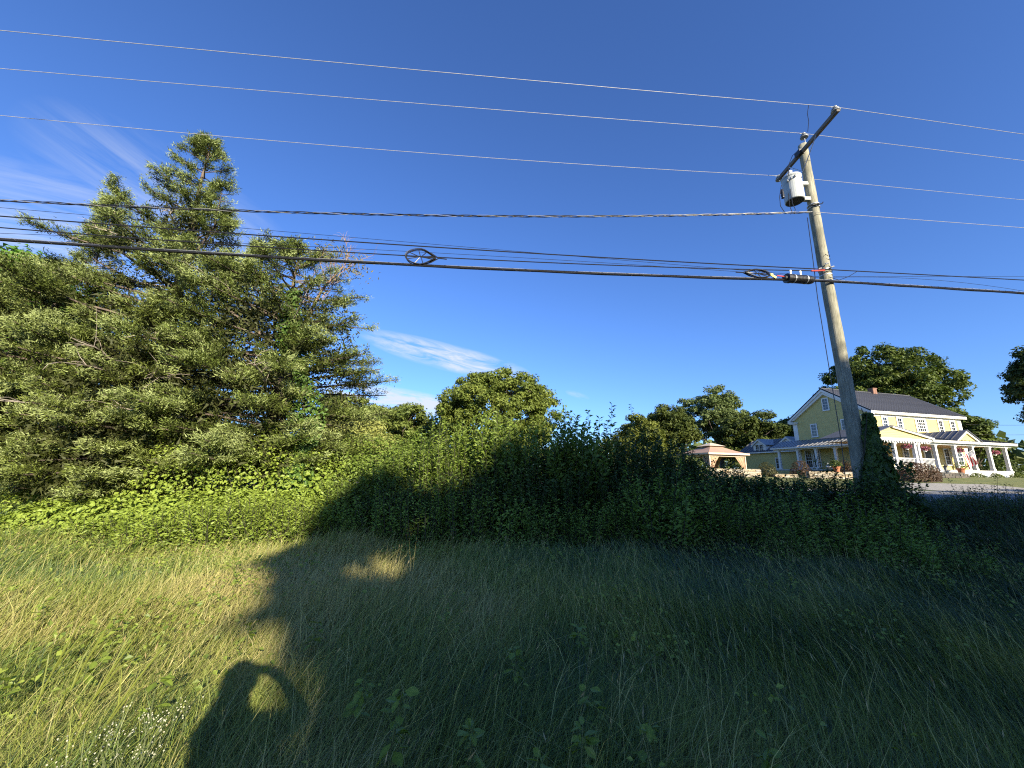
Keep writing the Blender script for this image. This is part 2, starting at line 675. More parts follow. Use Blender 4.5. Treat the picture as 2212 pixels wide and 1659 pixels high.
# ------------------------------------------------------------------ trees and shrubs: generators
def limb_tube(mb, p0, p1, r0, r1, rg, bend=0.12, n=6, seg=5):
    p0 = np.array(p0, float)
    p1 = np.array(p1, float)
    L = np.linalg.norm(p1 - p0)
    off = rg.normal(size=3) * L * bend
    pts = []
    for i in range(seg + 1):
        t = i / seg
        pts.append(p0 + (p1 - p0) * t + off * math.sin(PI * t) + np.array([0, 0, L * 0.08 * math.sin(PI * t)]))
    mb.tube(pts, [r0 + (r1 - r0) * (i / seg) for i in range(seg + 1)], n)
    return pts


def mixc(a, b, t):
    t = np.clip(t, 0, 1)[:, None]
    return np.array(a) * (1 - t) + np.array(b) * t


def deciduous(name, label, base, radii, cz, ncl, nl, ls, ca, cb, seed, trunk_r=0.3, clr=1.1, group=None, cat='tree', bark=None,
              lump=0.35, flat=0.62, hollow=0.35, zmin=-0.85, off=(0, 0), limbs=12, extra=()):
    rg = np.random.default_rng(seed)
    base = np.array([base[0], base[1], float(gz(base[0], base[1])) if len(base) < 3 else base[2]])
    root = empty(name, base)
    tag(root, label, cat, group)
    dr = rsph(rg, ncl * 2)
    lob = rsph(rg, 9)
    bump_ = np.max(np.clip(dr @ lob.T, 0, 1) ** 4, axis=1)
    rad = rg.uniform(hollow ** 2, 1, ncl * 2) ** 0.5 * (1 - lump + lump * bump_)
    c = dr * rad[:, None] * np.array(radii)
    c = c[c[:, 2] > zmin * radii[2]][:ncl]
    c = c + np.array([off[0], off[1], cz])
    crs = np.ones(len(c))
    if len(extra):
        c = np.concatenate([c, np.array([q[:3] for q in extra])])
        crs = np.concatenate([crs, [q[3] / clr for q in extra]])
    ncl = len(c)
    # wood
    mb = MB()
    top = cz + radii[2] * 0.35
    tp = [(0, 0, -0.3), (0.02 * top, 0, top * 0.25), (off[0] * 0.4, off[1] * 0.4, top * 0.55), (off[0] * 0.8, off[1] * 0.8, top)]
    mb.tube(tp, [trunk_r * 1.25, trunk_r * 0.9, trunk_r * 0.6, trunk_r * 0.2], 9)
    far = np.argsort(-np.linalg.norm((c - np.array([off[0], off[1], cz])) / np.array(radii), axis=1))
    for k in far[::max(1, ncl // (limbs * 3))][:limbs * 2]:
        e = c[k]
        h0 = np.clip(e[2] * 0.55, top * 0.18, top * 0.9)
        t0 = h0 / top
        limb_tube(mb, (off[0] * t0 * .8, off[1] * t0 * .8, h0), e, trunk_r * 0.34, 0.02, rg)
    mb.build('trunk', bark or BARK, root)
    # foliage
    nl = int(nl * 2.0)
    ls = ls * 0.66
    cid = np.repeat(np.arange(ncl), nl)
    n = len(cid)
    o = rsph(rg, n)
    rr = rg.uniform(0.15, 1, n) ** 0.6
    crad = rg.uniform(0.65, 1.3, ncl) * clr * crs
    offv = o * rr[:, None] * crad[cid][:, None] * np.array([1, 1, flat])
    P = c[cid] + offv
    N = nrm(o * 0.7 + np.array([0, 0, 0.75]) + rg.normal(size=(n, 3)) * 0.45)
    D = nrm(np.cross(N, rsph(rg, n)) + np.array([0, 0, -0.25]))
    tone = rg.random(ncl)[cid] * 0.65 + rg.random(n) * 0.35
    C = mixc(ca, cb, tone)
    leaves('crown', P, D, N, ls * rg.uniform(0.9, 1.5, n), ls * rg.uniform(0.7, 1.1, n), C, LEAF_FAR, root, tri=True)
    return root


def cedar(name, label, base, prof, H, nbr, seed, ca, cb, cc, trunk_r=0.22, group=None, zlow=0.8, lean=(0, 0), azbias=None, dens=1.0,
          spires=(), dead=0, hmin=None):
    """tiered conifer; prof: (height, radius right, radius left) rows from the base up"""
    rg = np.random.default_rng(seed)
    bz = float(gz(base[0], base[1]))
    root = empty(name, (base[0], base[1], bz))
    tag(root, label, 'tree', group)
    pz = np.array([p[0] for p in prof])
    pr = np.array([p[1] for p in prof])
    pl = np.array([p[2] for p in prof])
    mb = MB()
    tr = []
    for i in range(9):
        t = i / 8
        tr.append((lean[0] * t + 0.06 * math.sin(i * 1.7), lean[1] * t + 0.05 * math.cos(i * 2.1), -0.3 + (H + 0.3) * t))
    mb.tube(tr, [trunk_r * (1.15 - 1.08 * (i / 8)) for i in range(9)], 8)
    P, D, N, L, W, C = [], [], [], [], [], []

    def spray(pts, dirs, length, inner):
        """foliage tufts at points along a twig"""
        k = len(pts)
        if k == 0:
            return
        m_ = 28
        pid = np.repeat(np.arange(k), m_)
        n = len(pid)
        dd = nrm(dirs[pid] + rg.normal(size=(n, 3)) * 0.50 + np.array([0, 0, 0.20]))
        P.append(pts[pid] + rg.normal(size=(n, 3)) * 0.058)
        D.append(dd)
        N.append(nrm(rg.normal(size=(n, 3)) * 0.6 + np.array([0.15, -0.4, 0.7])))
        L.append(rg.uniform(0.05, 0.118, n) * length)
        W.append(rg.uniform(0.016, 0.031, n) * length)
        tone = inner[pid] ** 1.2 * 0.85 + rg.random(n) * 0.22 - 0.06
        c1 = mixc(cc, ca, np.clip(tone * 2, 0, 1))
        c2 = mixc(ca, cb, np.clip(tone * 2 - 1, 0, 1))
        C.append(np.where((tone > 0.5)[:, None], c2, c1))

    def branch(p0, az, ln, up, z):
        nseg = 6
        pts = []
        for i in range(nseg + 1):
            t = i / nseg
            r = ln * t
            zz = up * ln * t - 0.10 * ln * t * t + 0.30 * ln * max(0, t - 0.6) ** 2
            wob = 0.05 * ln * math.sin(3 * t + az * 5)
            pts.append(np.array([p0[0] + math.cos(az) * r - math.sin(az) * wob, p0[1] + math.sin(az) * r + math.cos(az) * wob, p0[2] + zz]))
        mb.tube(pts, [max(0.006, 0.012 + 0.011 * ln * (1 - i / nseg)) for i in range(nseg + 1)], 5, cap=False)
        pts = np.array(pts)
        tone0 = rg.uniform(-0.30, 0.30)
        ns = int((4 + ln * 5.6) * dens * (0.30 if math.sin(az) > 0.45 else 1.0))
        for k in range(ns):
            t = rg.uniform(0.26, 1.0) ** 0.65
            f = t * nseg
            i = min(int(f), nseg - 1)
            q = pts[i] * (1 - (f - i)) + pts[i + 1] * (f - i)
            side = rg.choice((-1, 1))
            a2 = az + side * rg.uniform(0.3, 1.15)
            sl = (0.18 + 0.34 * ln * (1.05 - t)) * rg.uniform(0.6, 1.1)
            sl = min(sl, 1.25)
            dv = np.array([math.cos(a2), math.sin(a2), rg.uniform(-0.15, 0.45)])
            nt = max(2, int(sl / 0.12))
            tt = np.linspace(0.2, 1, nt)
            pp = q + dv * (sl * tt)[:, None] + np.array([0, 0, 1]) * (0.10 * sl * tt ** 2)[:, None]
            inner = np.clip(0.20 + 0.75 * t * tt + tone0 + rg.normal() * 0.20 + rg.normal(size=nt) * 0.08, 0, 1)  # tone darkens inward and varies by twig, imitating light and shaded mottling
            spray(pp, np.repeat(dv[None] / np.linalg.norm(dv), nt, 0), 1.0, inner)
    for k in range(nbr):
        t = (k + rg.uniform(0, 1)) / nbr
        z = zlow + (H - 0.15 - zlow) * t ** 1.22
        azm = k * 2.39996 + rg.normal() * 0.35
        rx = np.interp(z, pz, pr) if math.cos(azm) > 0 else np.interp(z, pz, pl)
        rside = min(np.interp(z, pz, pr), np.interp(z, pz, pl)) * 1.0
        ln = abs(math.cos(azm)) * rx + (1 - abs(math.cos(azm))) * (0.5 * rx + 0.5 * rside)
        ln *= rg.uniform(0.68, 1.06)
        f = z / H
        up = 0.10 + 0.65 * max(0, f - 0.55) + rg.normal() * 0.10
        branch((lean[0] * f, lean[1] * f, z), azm, max(ln, 0.2), up, z)
    for (sx, sy, z0, z1, r) in spires:
        h0 = max(zlow, z0 - 1.2)
        mb.tube([(lean[0] * h0 / H, 0, h0), (sx * 0.6, sy * 0.6, z0 - 0.3), (sx, sy, z0 + 0.4), (sx, sy, z1)], [0.07, 0.05, 0.035, 0.008], 5)
        for k in range(int((z1 - z0) * 16)):
            z = z0 + (z1 - z0) * rg.random()
            branch((sx, sy, z), rg.uniform(0, 2 * PI), r * (1.15 - (z - z0) / (z1 - z0)) + 0.12, 0.7, z)
    # the top leader
    for k in range(26):
        z = H - 0.9 * rg.random()
        branch((lean[0], lean[1], z), rg.uniform(0, 2 * PI), 0.16 + 0.35 * (H - z), 0.9, z)
    mb.build('trunk', BARK, root)
    k = 17000                   # inner filler foliage round the trunk, darkened to stand for shaded gaps
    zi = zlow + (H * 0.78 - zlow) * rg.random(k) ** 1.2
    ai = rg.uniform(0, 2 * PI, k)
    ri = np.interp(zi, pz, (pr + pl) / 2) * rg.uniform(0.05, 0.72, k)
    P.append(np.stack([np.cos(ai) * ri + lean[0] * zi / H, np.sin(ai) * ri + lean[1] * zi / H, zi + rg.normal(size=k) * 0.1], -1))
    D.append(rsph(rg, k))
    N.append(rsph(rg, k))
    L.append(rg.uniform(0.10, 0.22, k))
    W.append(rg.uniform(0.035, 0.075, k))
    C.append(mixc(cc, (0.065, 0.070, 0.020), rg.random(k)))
    P, D, N, L, W, C = map(np.concatenate, (P, D, N, L, W, C))
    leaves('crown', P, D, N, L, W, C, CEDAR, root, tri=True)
    if dead:
        for q in range(dead):
            db = MB()
            z = rg.uniform(2.2, H * 0.72)
            azm = rg.uniform(-2.4, -0.4)
            rr = np.interp(z, pz, (pr + pl) / 2) * rg.uniform(0.8, 1.02)
            p0 = np.array([math.cos(azm) * rr * 0.45, math.sin(azm) * rr * 0.45, z])
            p1 = np.array([math.cos(azm) * rr, math.sin(azm) * rr, z + rg.uniform(-0.2, 0.5)])
            ps = limb_tube(db, p0, p1, 0.026, 0.008, rg, 0.06, 5)
            for j in range(9):
                i = rg.integers(1, 5)
                dv = nrm((p1 - p0)[None])[0] + rg.normal(size=3) * 0.5
                limb_tube(db, ps[i], ps[i] + dv * rg.uniform(0.25, 0.6), 0.009, 0.003, rg, 0.1, 4, 3)
            db.build('dead_branch', BARK_PALE, root)
    return root


def shoots(name, label, pos, height, spread, nstem, nleaf, ll, ca, cb, seed, group=None, cat='shrub', t0=0.12, lean=(0, 0), wid=0.5, side=True):
    """upright leafy shrub: many shoots, each with leaves along it"""
    rg = np.random.default_rng(seed)
    bz = float(gz(pos[0], pos[1]))
    root = empty(name, (pos[0], pos[1], bz))
    tag(root, label, cat, group)
    mb = MB()
    P, D, N, C, LL = [], [], [], [], []
    for k in range(nstem):
        a = rg.uniform(0, 2 * PI)
        r = math.sqrt(rg.random())
        b0 = np.array([math.cos(a) * r * spread * 0.55, math.sin(a) * r * spread * 0.55, -0.05 + float(gz(pos[0] + math.cos(a) * r * spread * .5, pos[1] + math.sin(a) * r * spread * .5)) - bz])
        h = height * rg.uniform(0.62, 1.06) * (1.08 - 0.28 * r * r)
        if rg.random() < 0.10:
            h *= 1.20
        tip = np.array([math.cos(a) * r * spread + rg.normal() * 0.10 + lean[0], math.sin(a) * r * spread + rg.normal() * 0.10 + lean[1], h])
        bend = np.array([math.cos(a), math.sin(a), 0]) * 0.12 * h * r

        def curve(t):
            t = np.asarray(t)[..., None]
            return b0 * (1 - t) + tip * t + bend * np.sin(PI * t) * 0.6
        mb.tube([curve(t) for t in (0, 0.35, 0.7, 1.0)], [0.008, 0.006, 0.004, 0.002], 3, cap=False)
        t = t0 + (1 - t0) * (np.arange(nleaf) + rg.random(nleaf)) / nleaf
        q = curve(t)
        axis = nrm(tip - b0)
        aa = rg.uniform(0, 2 * PI, nleaf)
        ra = np.stack([np.cos(aa), np.sin(aa), np.zeros(nleaf)], -1)
        if side:
            q = q + ra * (rg.random(nleaf) ** 1.5 * 0.20 * (1.08 - t))[:, None]
        dd = nrm(ra + axis * rg.uniform(0.1, 0.9, nleaf)[:, None] + rg.normal(size=(nleaf, 3)) * 0.25)
        P.append(q)
        D.append(dd)
        N.append(nrm(axis + ra * 0.1 + rg.normal(size=(nleaf, 3)) * 0.35))
        tone = 0.35 * rg.random(nleaf) + 0.45 * rg.random() + 0.45 * (t - 0.35)
        C.append(mixc(ca, cb, tone))
        LL.append(ll * rg.uniform(0.6, 1.15, nleaf) * (1.1 - 0.35 * t))
    mb.build('stem', DARKSTEM, root)
    P, D, N, C, LL = map(np.concatenate, (P, D, N, C, LL))
    leaves('foliage', P, D, N, LL, LL * wid, C, LEAF, root)
    return root


def mound(name, label, pos, radii, n, ll, ca, cb, seed, group=None, cat='shrub', lobes=7, wid=0.75, lay=0.35, up=0.6):
    """bramble or clipped shrub: a lumpy dome clothed in outward leaves"""
    rg = np.random.default_rng(seed)
    bz = float(gz(pos[0], pos[1])) if len(pos) < 3 else pos[2]
    root = empty(name, (pos[0], pos[1], bz))
    tag(root, label, cat, group)
    dr = rsph(rg, n)
    dr[:, 2] = np.abs(dr[:, 2]) * 1.0 - 0.05
    dr = nrm(dr)
    lob = rsph(rg, lobes)
    lob[:, 2] = np.abs(lob[:, 2])
    b = np.max(np.clip(dr @ lob.T, 0, 1) ** 5, axis=1)
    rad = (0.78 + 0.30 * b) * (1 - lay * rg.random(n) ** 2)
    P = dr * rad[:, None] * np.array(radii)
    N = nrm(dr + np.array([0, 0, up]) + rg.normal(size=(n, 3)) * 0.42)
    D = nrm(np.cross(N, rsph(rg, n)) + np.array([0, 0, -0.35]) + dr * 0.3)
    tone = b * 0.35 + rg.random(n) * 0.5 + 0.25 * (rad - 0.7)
    C = mixc(ca, cb, tone)
    LL = ll * rg.uniform(0.6, 1.25, n)
    leaves('foliage', P, D, N, LL, LL * wid, C, LEAF, root)
    mb = MB()
    for k in range(14):
        q = P[rg.integers(0, n)]
        limb_tube(mb, (q[0] * 0.15, q[1] * 0.15, -0.05), q * 0.96, 0.016, 0.004, rg, 0.1, 4, 4)
    mb.build('stem', DARKSTEM, root)
    return root


# ------------------------------------------------------------------ cedars on the left
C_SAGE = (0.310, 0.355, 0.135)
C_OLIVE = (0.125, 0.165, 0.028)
C_DARK = (0.036, 0.042, 0.011)  # inner tone, darkened to imitate shaded gaps between the boughs
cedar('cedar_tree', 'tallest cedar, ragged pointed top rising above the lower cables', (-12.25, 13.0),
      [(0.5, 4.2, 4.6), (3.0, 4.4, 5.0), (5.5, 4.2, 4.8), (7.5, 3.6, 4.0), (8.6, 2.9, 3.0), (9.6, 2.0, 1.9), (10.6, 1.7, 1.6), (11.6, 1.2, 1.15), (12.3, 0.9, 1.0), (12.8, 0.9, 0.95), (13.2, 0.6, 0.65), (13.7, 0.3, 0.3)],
      13.75, 165, 11, C_OLIVE, C_SAGE, C_DARK, 0.27, 'cedars on the left', zlow=0.9, dens=1.1,
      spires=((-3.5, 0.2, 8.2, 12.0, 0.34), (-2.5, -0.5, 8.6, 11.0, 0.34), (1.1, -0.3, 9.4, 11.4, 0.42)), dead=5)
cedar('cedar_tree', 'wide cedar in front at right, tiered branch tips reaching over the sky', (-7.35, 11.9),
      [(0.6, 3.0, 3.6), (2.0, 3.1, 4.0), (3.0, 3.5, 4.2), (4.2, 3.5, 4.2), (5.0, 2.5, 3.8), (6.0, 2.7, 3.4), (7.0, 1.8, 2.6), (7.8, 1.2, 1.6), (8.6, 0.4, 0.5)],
      8.5, 140, 23, C_OLIVE, C_SAGE, C_DARK, 0.22, 'cedars on the left', zlow=0.9, dens=1.05, spires=((-1.0, -0.3, 6.6, 8.4, 0.45), (-2.2, -0.6, 6.0, 7.6, 0.45)), dead=6)
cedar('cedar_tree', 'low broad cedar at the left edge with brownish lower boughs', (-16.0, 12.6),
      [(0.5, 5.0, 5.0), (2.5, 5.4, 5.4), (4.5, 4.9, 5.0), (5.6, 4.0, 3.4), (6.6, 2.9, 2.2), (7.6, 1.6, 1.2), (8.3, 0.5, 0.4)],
      8.4, 165, 37, (0.130, 0.160, 0.026), C_SAGE, C_DARK, 0.25, 'cedars on the left', zlow=0.7, dens=1.0, dead=3)
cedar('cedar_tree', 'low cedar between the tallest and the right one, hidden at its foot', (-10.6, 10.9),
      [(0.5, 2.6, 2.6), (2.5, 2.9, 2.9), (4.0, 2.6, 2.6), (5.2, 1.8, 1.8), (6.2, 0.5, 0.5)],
      6.2, 95, 41, (0.145, 0.180, 0.030), C_SAGE, C_DARK, 0.16, 'cedars on the left', zlow=0.8, dens=1.0, dead=5)

# bare brown twigs at the top of the right cedar
rg = np.random.default_rng(5)
dt = empty('dead_treetop', (-6.9, 11.9, float(gz(-6.9, 11.9))))
tag(dt, 'bare brown dead treetop with thin twigs above the right cedar', 'tree')
mb = MB()
mb.tube([(-0.3, 0.1, -0.2), (-0.2, 0.1, 3.0), (0.0, 0, 5.6), (0.55, -0.1, 6.9), (1.2, -0.2, 7.7)], [0.10, 0.08, 0.055, 0.04, 0.018], 6)
for k in range(13):
    a = rg.uniform(0, 2 * PI)
    p0 = np.array([0.1 + 0.09 * k, -0.05, 5.9 + 0.15 * k])
    p1 = p0 + np.array([rg.uniform(-1.0, 0.9), rg.uniform(-0.5, 0.5), rg.uniform(0.5, 1.35)])
    ps = limb_tube(mb, p0, p1, 0.016, 0.005, rg, 0.08, 4, 5)
    for j in range(12):
        i = rg.integers(1, 6)
        limb_tube(mb, ps[i], ps[i] + np.array([rg.normal() * 0.22, rg.normal() * 0.2, rg.uniform(0.1, 0.42)]), 0.006, 0.002, rg, 0.1, 3, 3)
mb.build('twig', TWIG, dt)
n = 420
cc = np.array([[0.9, 0, 8.2], [0.3, 0, 8.3], [1.6, 0, 7.7], [1.2, 0.1, 7.9]])[rg.integers(0, 4, n)] + rg.normal(size=(n, 3)) * np.array([0.22, 0.2, 0.22])
leaves('foliage', cc, rsph(rg, n) + np.array([0, 0, 0.6]), rsph(rg, n), rg.uniform(0.08, 0.18, n), 0.04, mixc((0.16, 0.12, 0.05), (0.16, 0.17, 0.07), rg.random(n)), CEDAR, dt)

# vine climbing through the right cedar
mv = empty('climbing_vine', (-6.1, 10.9, float(gz(-6.1, 10.9))))
tag(mv, 'bright green vine climbing up through the right cedar', 'vine')
n = 3600
t = rg.random(n)
ang = rg.uniform(0, 2 * PI, n)
wv = (0.18 + 0.5 * np.abs(np.sin(t * 9 + 1)) * (1 - 0.5 * t)) * rg.random(n) ** 0.5
pv = np.stack([0.5 * np.sin(t * 5) - 0.3 * t + np.cos(ang) * wv, -0.35 + 0.6 * t + np.sin(ang) * wv * 0.6, 0.2 + 6.6 * t], -1)
nv = nrm(np.stack([np.cos(ang) * 0.5, np.sin(ang) * 0.5 - 0.6, np.full(n, 0.5)], -1) + rg.normal(size=(n, 3)) * 0.35)
leaves('foliage', pv, np.cross(nv, rsph(rg, n)) + np.array([0, 0, -0.5]), nv, rg.uniform(0.07, 0.14, n), rg.uniform(0.06, 0.1, n), mixc((0.055, 0.11, 0.018), (0.11, 0.19, 0.03), rg.random(n)), LEAF, mv)
mb = MB()
mb.tube([(0.5 * math.sin(i / 10 * 5) - 0.03 * i, -0.35 + 0.06 * i, 0.66 * i - 0.1) for i in range(11)], 0.015, 5)
mb.build('stem', BARK, mv)

# ------------------------------------------------------------------ broadleaf trees
G1, G2 = (0.045, 0.085, 0.014), (0.115, 0.170, 0.028)
deciduous('maple_tree', 'bright green leafy tree behind the cedars at the left edge', (-22.6, 16.6), (3.8, 3.6, 4.8), 7.0, 130, 110, 0.24, (0.045, 0.11, 0.014), (0.12, 0.24, 0.028), 51, 0.3, 0.95)
deciduous('maple_tree', 'round dense maple standing alone behind the central shrubs', (-1.6, 45.5), (7.4, 7.0, 5.6), 6.2, 640, 62, 0.34, (0.095, 0.130, 0.022), (0.190, 0.225, 0.042), 52, 0.42, 0.80, lump=0.05, hollow=0.62, zmin=-0.98)
deciduous('oak_tree', 'low rounded tree at the left end of the clump by the gazebo', (20.5, 61), (4.6, 4.6, 4.4), 5.2, 120, 95, 0.44, (0.090, 0.110, 0.018), (0.17, 0.19, 0.035), 53, 0.3, 1.1, 'trees behind the gazebo')
deciduous('oak_tree', 'dark tree left of the tallest one behind the gazebo', (27.0, 64), (5.0, 4.8, 5.6), 7.0, 150, 95, 0.46, (0.035, 0.055, 0.012), (0.105, 0.125, 0.025), 54, 0.32, 1.1, 'trees behind the gazebo')
deciduous('oak_tree', 'tallest and airiest tree behind the gazebo with pale foliage', (37.0, 69), (6.6, 6.0, 5.4), 11.0, 130, 75, 0.46, (0.08, 0.115, 0.03), (0.165, 0.205, 0.075), 55, 0.36, 1.1, 'trees behind the gazebo', lump=0.3)
deciduous('oak_tree', 'dark spreading tree behind the white dormers', (38.5, 62), (6.4, 5.0, 4.6), 5.6, 150, 95, 0.46, (0.03, 0.05, 0.011), (0.10, 0.125, 0.024), 56, 0.3, 1.15, 'trees behind the gazebo')
deciduous('oak_tree', 'small green tree touching the left corner of the yellow house', (47.5, 66), (4.6, 4.2, 4.6), 6.0, 95, 90, 0.46, (0.045, 0.075, 0.015), (0.12, 0.155, 0.03), 57, 0.26, 1.1, 'trees behind the gazebo')
deciduous('maple_tree', 'large tree rising behind the roof of the yellow house', (56.9, 57), (9.0, 8.6, 7.2), 12.6, 500, 60, 0.46, (0.045, 0.075, 0.014), (0.12, 0.155, 0.030), 58, 0.5, 1.05, lump=0.15, zmin=-0.9)
deciduous('maple_tree', 'green tree showing past the right end of the yellow house', (57.0, 47.8), (2.7, 2.7, 3.2), 5.6, 60, 90, 0.40, (0.05, 0.08, 0.015), (0.125, 0.16, 0.03), 59, 0.25, 0.95)
deciduous('maple_tree', 'dark tree cut off by the right edge of the picture', (53.2, 36.5), (4.2, 4.4, 5.4), 9.6, 190, 100, 0.34, (0.03, 0.05, 0.011), (0.085, 0.11, 0.022), 60, 0.34, 0.95)
deciduous('willow_tree', 'pale yellow green willow glimpsed low beside the right cedar', (-12.6, 31), (4.4, 3.6, 2.9), 2.4, 130, 110, 0.26, (0.20, 0.22, 0.05), (0.34, 0.35, 0.10), 61, 0.2, 0.75, flat=1.0)
deciduous('oak_tree', 'distant dark tree just left of the lone round maple', (-14.5, 52), (5.2, 5, 5.0), 4.6, 130, 90, 0.42, (0.085, 0.12, 0.024), (0.19, 0.225, 0.05), 62, 0.25, 1.0, 'distant trees at the centre left')
deciduous('oak_tree', 'distant tree behind the right cedar branch tips', (-21, 50), (5.2, 5, 5.4), 5.4, 130, 90, 0.42, (0.085, 0.12, 0.024), (0.19, 0.225, 0.05), 63, 0.25, 1.0, 'distant trees at the centre left')
deciduous('oak_tree', 'small far tree in the gap left of the lone round maple', (-13.0, 66), (3.4, 3.4, 3.4), 4.0, 60, 80, 0.40, (0.10, 0.13, 0.04), (0.2, 0.23, 0.10), 64, 0.2, 0.9, 'distant trees at the centre left')
for i, (x, y, r, h) in enumerate(((-5.4, 12.7, 1.3, 1.9), (-4.0, 12.3, 1.2, 1.75), (-2.8, 12.0, 1.0, 1.9))):
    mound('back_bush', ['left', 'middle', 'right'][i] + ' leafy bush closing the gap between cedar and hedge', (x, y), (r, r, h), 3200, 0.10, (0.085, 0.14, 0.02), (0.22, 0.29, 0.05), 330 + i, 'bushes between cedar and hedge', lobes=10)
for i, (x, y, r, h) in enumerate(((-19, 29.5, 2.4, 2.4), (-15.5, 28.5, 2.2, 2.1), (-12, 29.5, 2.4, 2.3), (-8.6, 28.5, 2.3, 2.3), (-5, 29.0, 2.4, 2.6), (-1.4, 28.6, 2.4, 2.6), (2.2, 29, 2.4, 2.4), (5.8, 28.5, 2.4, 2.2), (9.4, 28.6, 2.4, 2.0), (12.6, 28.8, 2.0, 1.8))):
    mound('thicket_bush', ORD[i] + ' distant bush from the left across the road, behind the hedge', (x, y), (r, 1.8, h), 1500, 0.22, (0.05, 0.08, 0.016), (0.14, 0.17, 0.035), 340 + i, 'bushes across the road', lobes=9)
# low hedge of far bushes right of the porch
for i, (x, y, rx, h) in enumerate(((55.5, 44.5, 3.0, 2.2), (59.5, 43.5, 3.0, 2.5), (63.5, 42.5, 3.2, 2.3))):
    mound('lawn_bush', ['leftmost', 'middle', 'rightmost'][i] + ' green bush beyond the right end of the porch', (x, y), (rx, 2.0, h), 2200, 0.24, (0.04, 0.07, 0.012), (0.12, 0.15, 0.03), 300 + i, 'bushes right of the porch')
# far wood along the horizon
n = 9000
a = rg.uniform(-1.1, 1.1, n)
dist = rg.uniform(105, 150, n)
hh = (5.5 + 4.5 * vnoise(a * 30, dist * 0.02, 1.0)) * rg.random(n) ** 0.7
P = np.stack([np.sin(a) * dist, np.cos(a) * dist, 1.6 + hh], -1)
far = leaves('far_wood', P, rsph(rg, n), nrm(rg.normal(size=(n, 3)) + np.array([0, -0.6, 0.7])), rg.uniform(1.2, 2.4, n), rg.uniform(1.0, 1.8, n), mixc((0.05, 0.075, 0.02), (0.12, 0.145, 0.04), rg.random(n)), LEAF_FAR)
tag(far, 'far wood along the horizon', 'wood', kind='stuff')

# trees behind the photographer that shade the right of the field
rpx, rpy = math.cos(SUN_AZ), -math.sin(SUN_AZ)


def behind(s, a):
    return s * rpx - a * hx, s * rpy - a * hy


for i in range(9):  # unseen bushes added to block light leaking in below the crowns
    s = 4.3 + i * 3.4
    x, y = behind(s, 13.0)
    mound('shade_bush', ORD[i] + ' unseen bush added for shade behind the photographer, counted away to the right', (x, y, 0.0), (2.75, 2.4, 6.4), 3000, 0.60, G1, G2, 360 + i, 'added shade bushes behind the photographer', lobes=8, lay=0.5)
for i, (s, a, tt, rs, rz, lab) in enumerate((
        (7.5, 22, 1.5, 5.4, 4.35, 'roadside tree behind the photographer casting the big round shadow'),
        (14.8, 23, 1.4, 5.4, 4.9, 'second roadside tree behind the photographer, beside the shadow casting one'),
        (20.5, 22, -0.4, 5.2, 4.9, 'third roadside tree behind the photographer to the right'),
        (27.5, 23, -1.7, 5.2, 4.9, 'fourth roadside tree behind the photographer to the right'),
        (35.0, 22, -2.0, 5.2, 4.9, 'fifth roadside tree behind the photographer, farthest right'))):
    x, y = behind(s, a)
    ex = []
    if i == 0:          # leaf clumps added left of the crown to shape its shadow edge
        for (es, et, er) in ((0.50, 2.15, 0.50), (1.15, 2.05, 0.50), (0.45, 3.20, 0.42), (1.15, 3.35, 0.50), (1.05, 4.00, 0.55), (1.5, 4.7, 0.65), (1.9, 5.3, 0.6), (1.7, 1.35, 0.60), (0.95, 1.30, 0.50),
                             (1.7, 0.7, 0.7), (1.05, 0.55, 0.5), (2.3, 1.6, 0.7), (2.4, 0.8, 0.8), (1.9, 3.9, 0.6), (2.3, 3.3, 0.5), (2.9, 2.3, 0.6), (2.6, 4.5, 0.7), (1.2, -0.2, 0.7), (2.2, 0.0, 0.8), (0.88, 1.10, 0.42), (0.64, 0.72, 0.40), (0.50, 0.98, 0.34), (0.38, 0.80, 0.36), (0.40, 0.55, 0.36), (0.60, 0.28, 0.45), (0.60, -0.3, 0.5), (1.45, 1.75, 0.4), (1.25, 0.95, 0.5)):
            ex.append(((es - s) * rpx, (es - s) * rpy, et + a * TAN, er))
    deciduous('roadside_tree', lab, (x, y, 0.0), (rs, rs, rz), tt + a * TAN, 430 if i < 2 else 200, 40, 0.90, G1, G2, 80 + i, 0.4, 0.95, 'trees behind the photographer', lump=0.05, hollow=0.3, limbs=8, zmin=-1.0, extra=ex)

# ------------------------------------------------------------------ hedge of upright shrubs across the middle
HD1, HD2 = (0.016, 0.036, 0.008), (0.085, 0.135, 0.026)  # dark pair with the shade of the hedge put into the leaf colour
hedge = [(-4.3, 10.6, 1.35), (-3.4, 10.7, 1.75), (-2.6, 10.8, 2.25), (-1.8, 10.5, 2.70), (-0.9, 10.9, 2.95), (0.0, 10.3, 3.0), (0.95, 11.1, 2.60), (1.75, 10.4, 3.05),
         (2.7, 11.1, 2.45), (3.5, 10.3, 2.80), (4.5, 11.0, 2.35), (5.2, 10.4, 1.92), (6.1, 10.7, 1.58), (6.8, 10.2, 1.48), (7.4, 9.9, 1.62)]
PROTO = {}


def copy_of(key, src, label, pos, sz, rz):
    """a copy of a plant with copies of its parts, turned and scaled"""
    r = src.copy()
    col.objects.link(r)
    r['label'] = label
    r.location = (pos[0], pos[1], float(gz(pos[0], pos[1])))
    r.rotation_euler = (0, 0, rz)
    r.scale = sz
    for ch in list(src.children):
        c2 = ch.copy()
        col.objects.link(c2)
        c2.parent = r
    return r


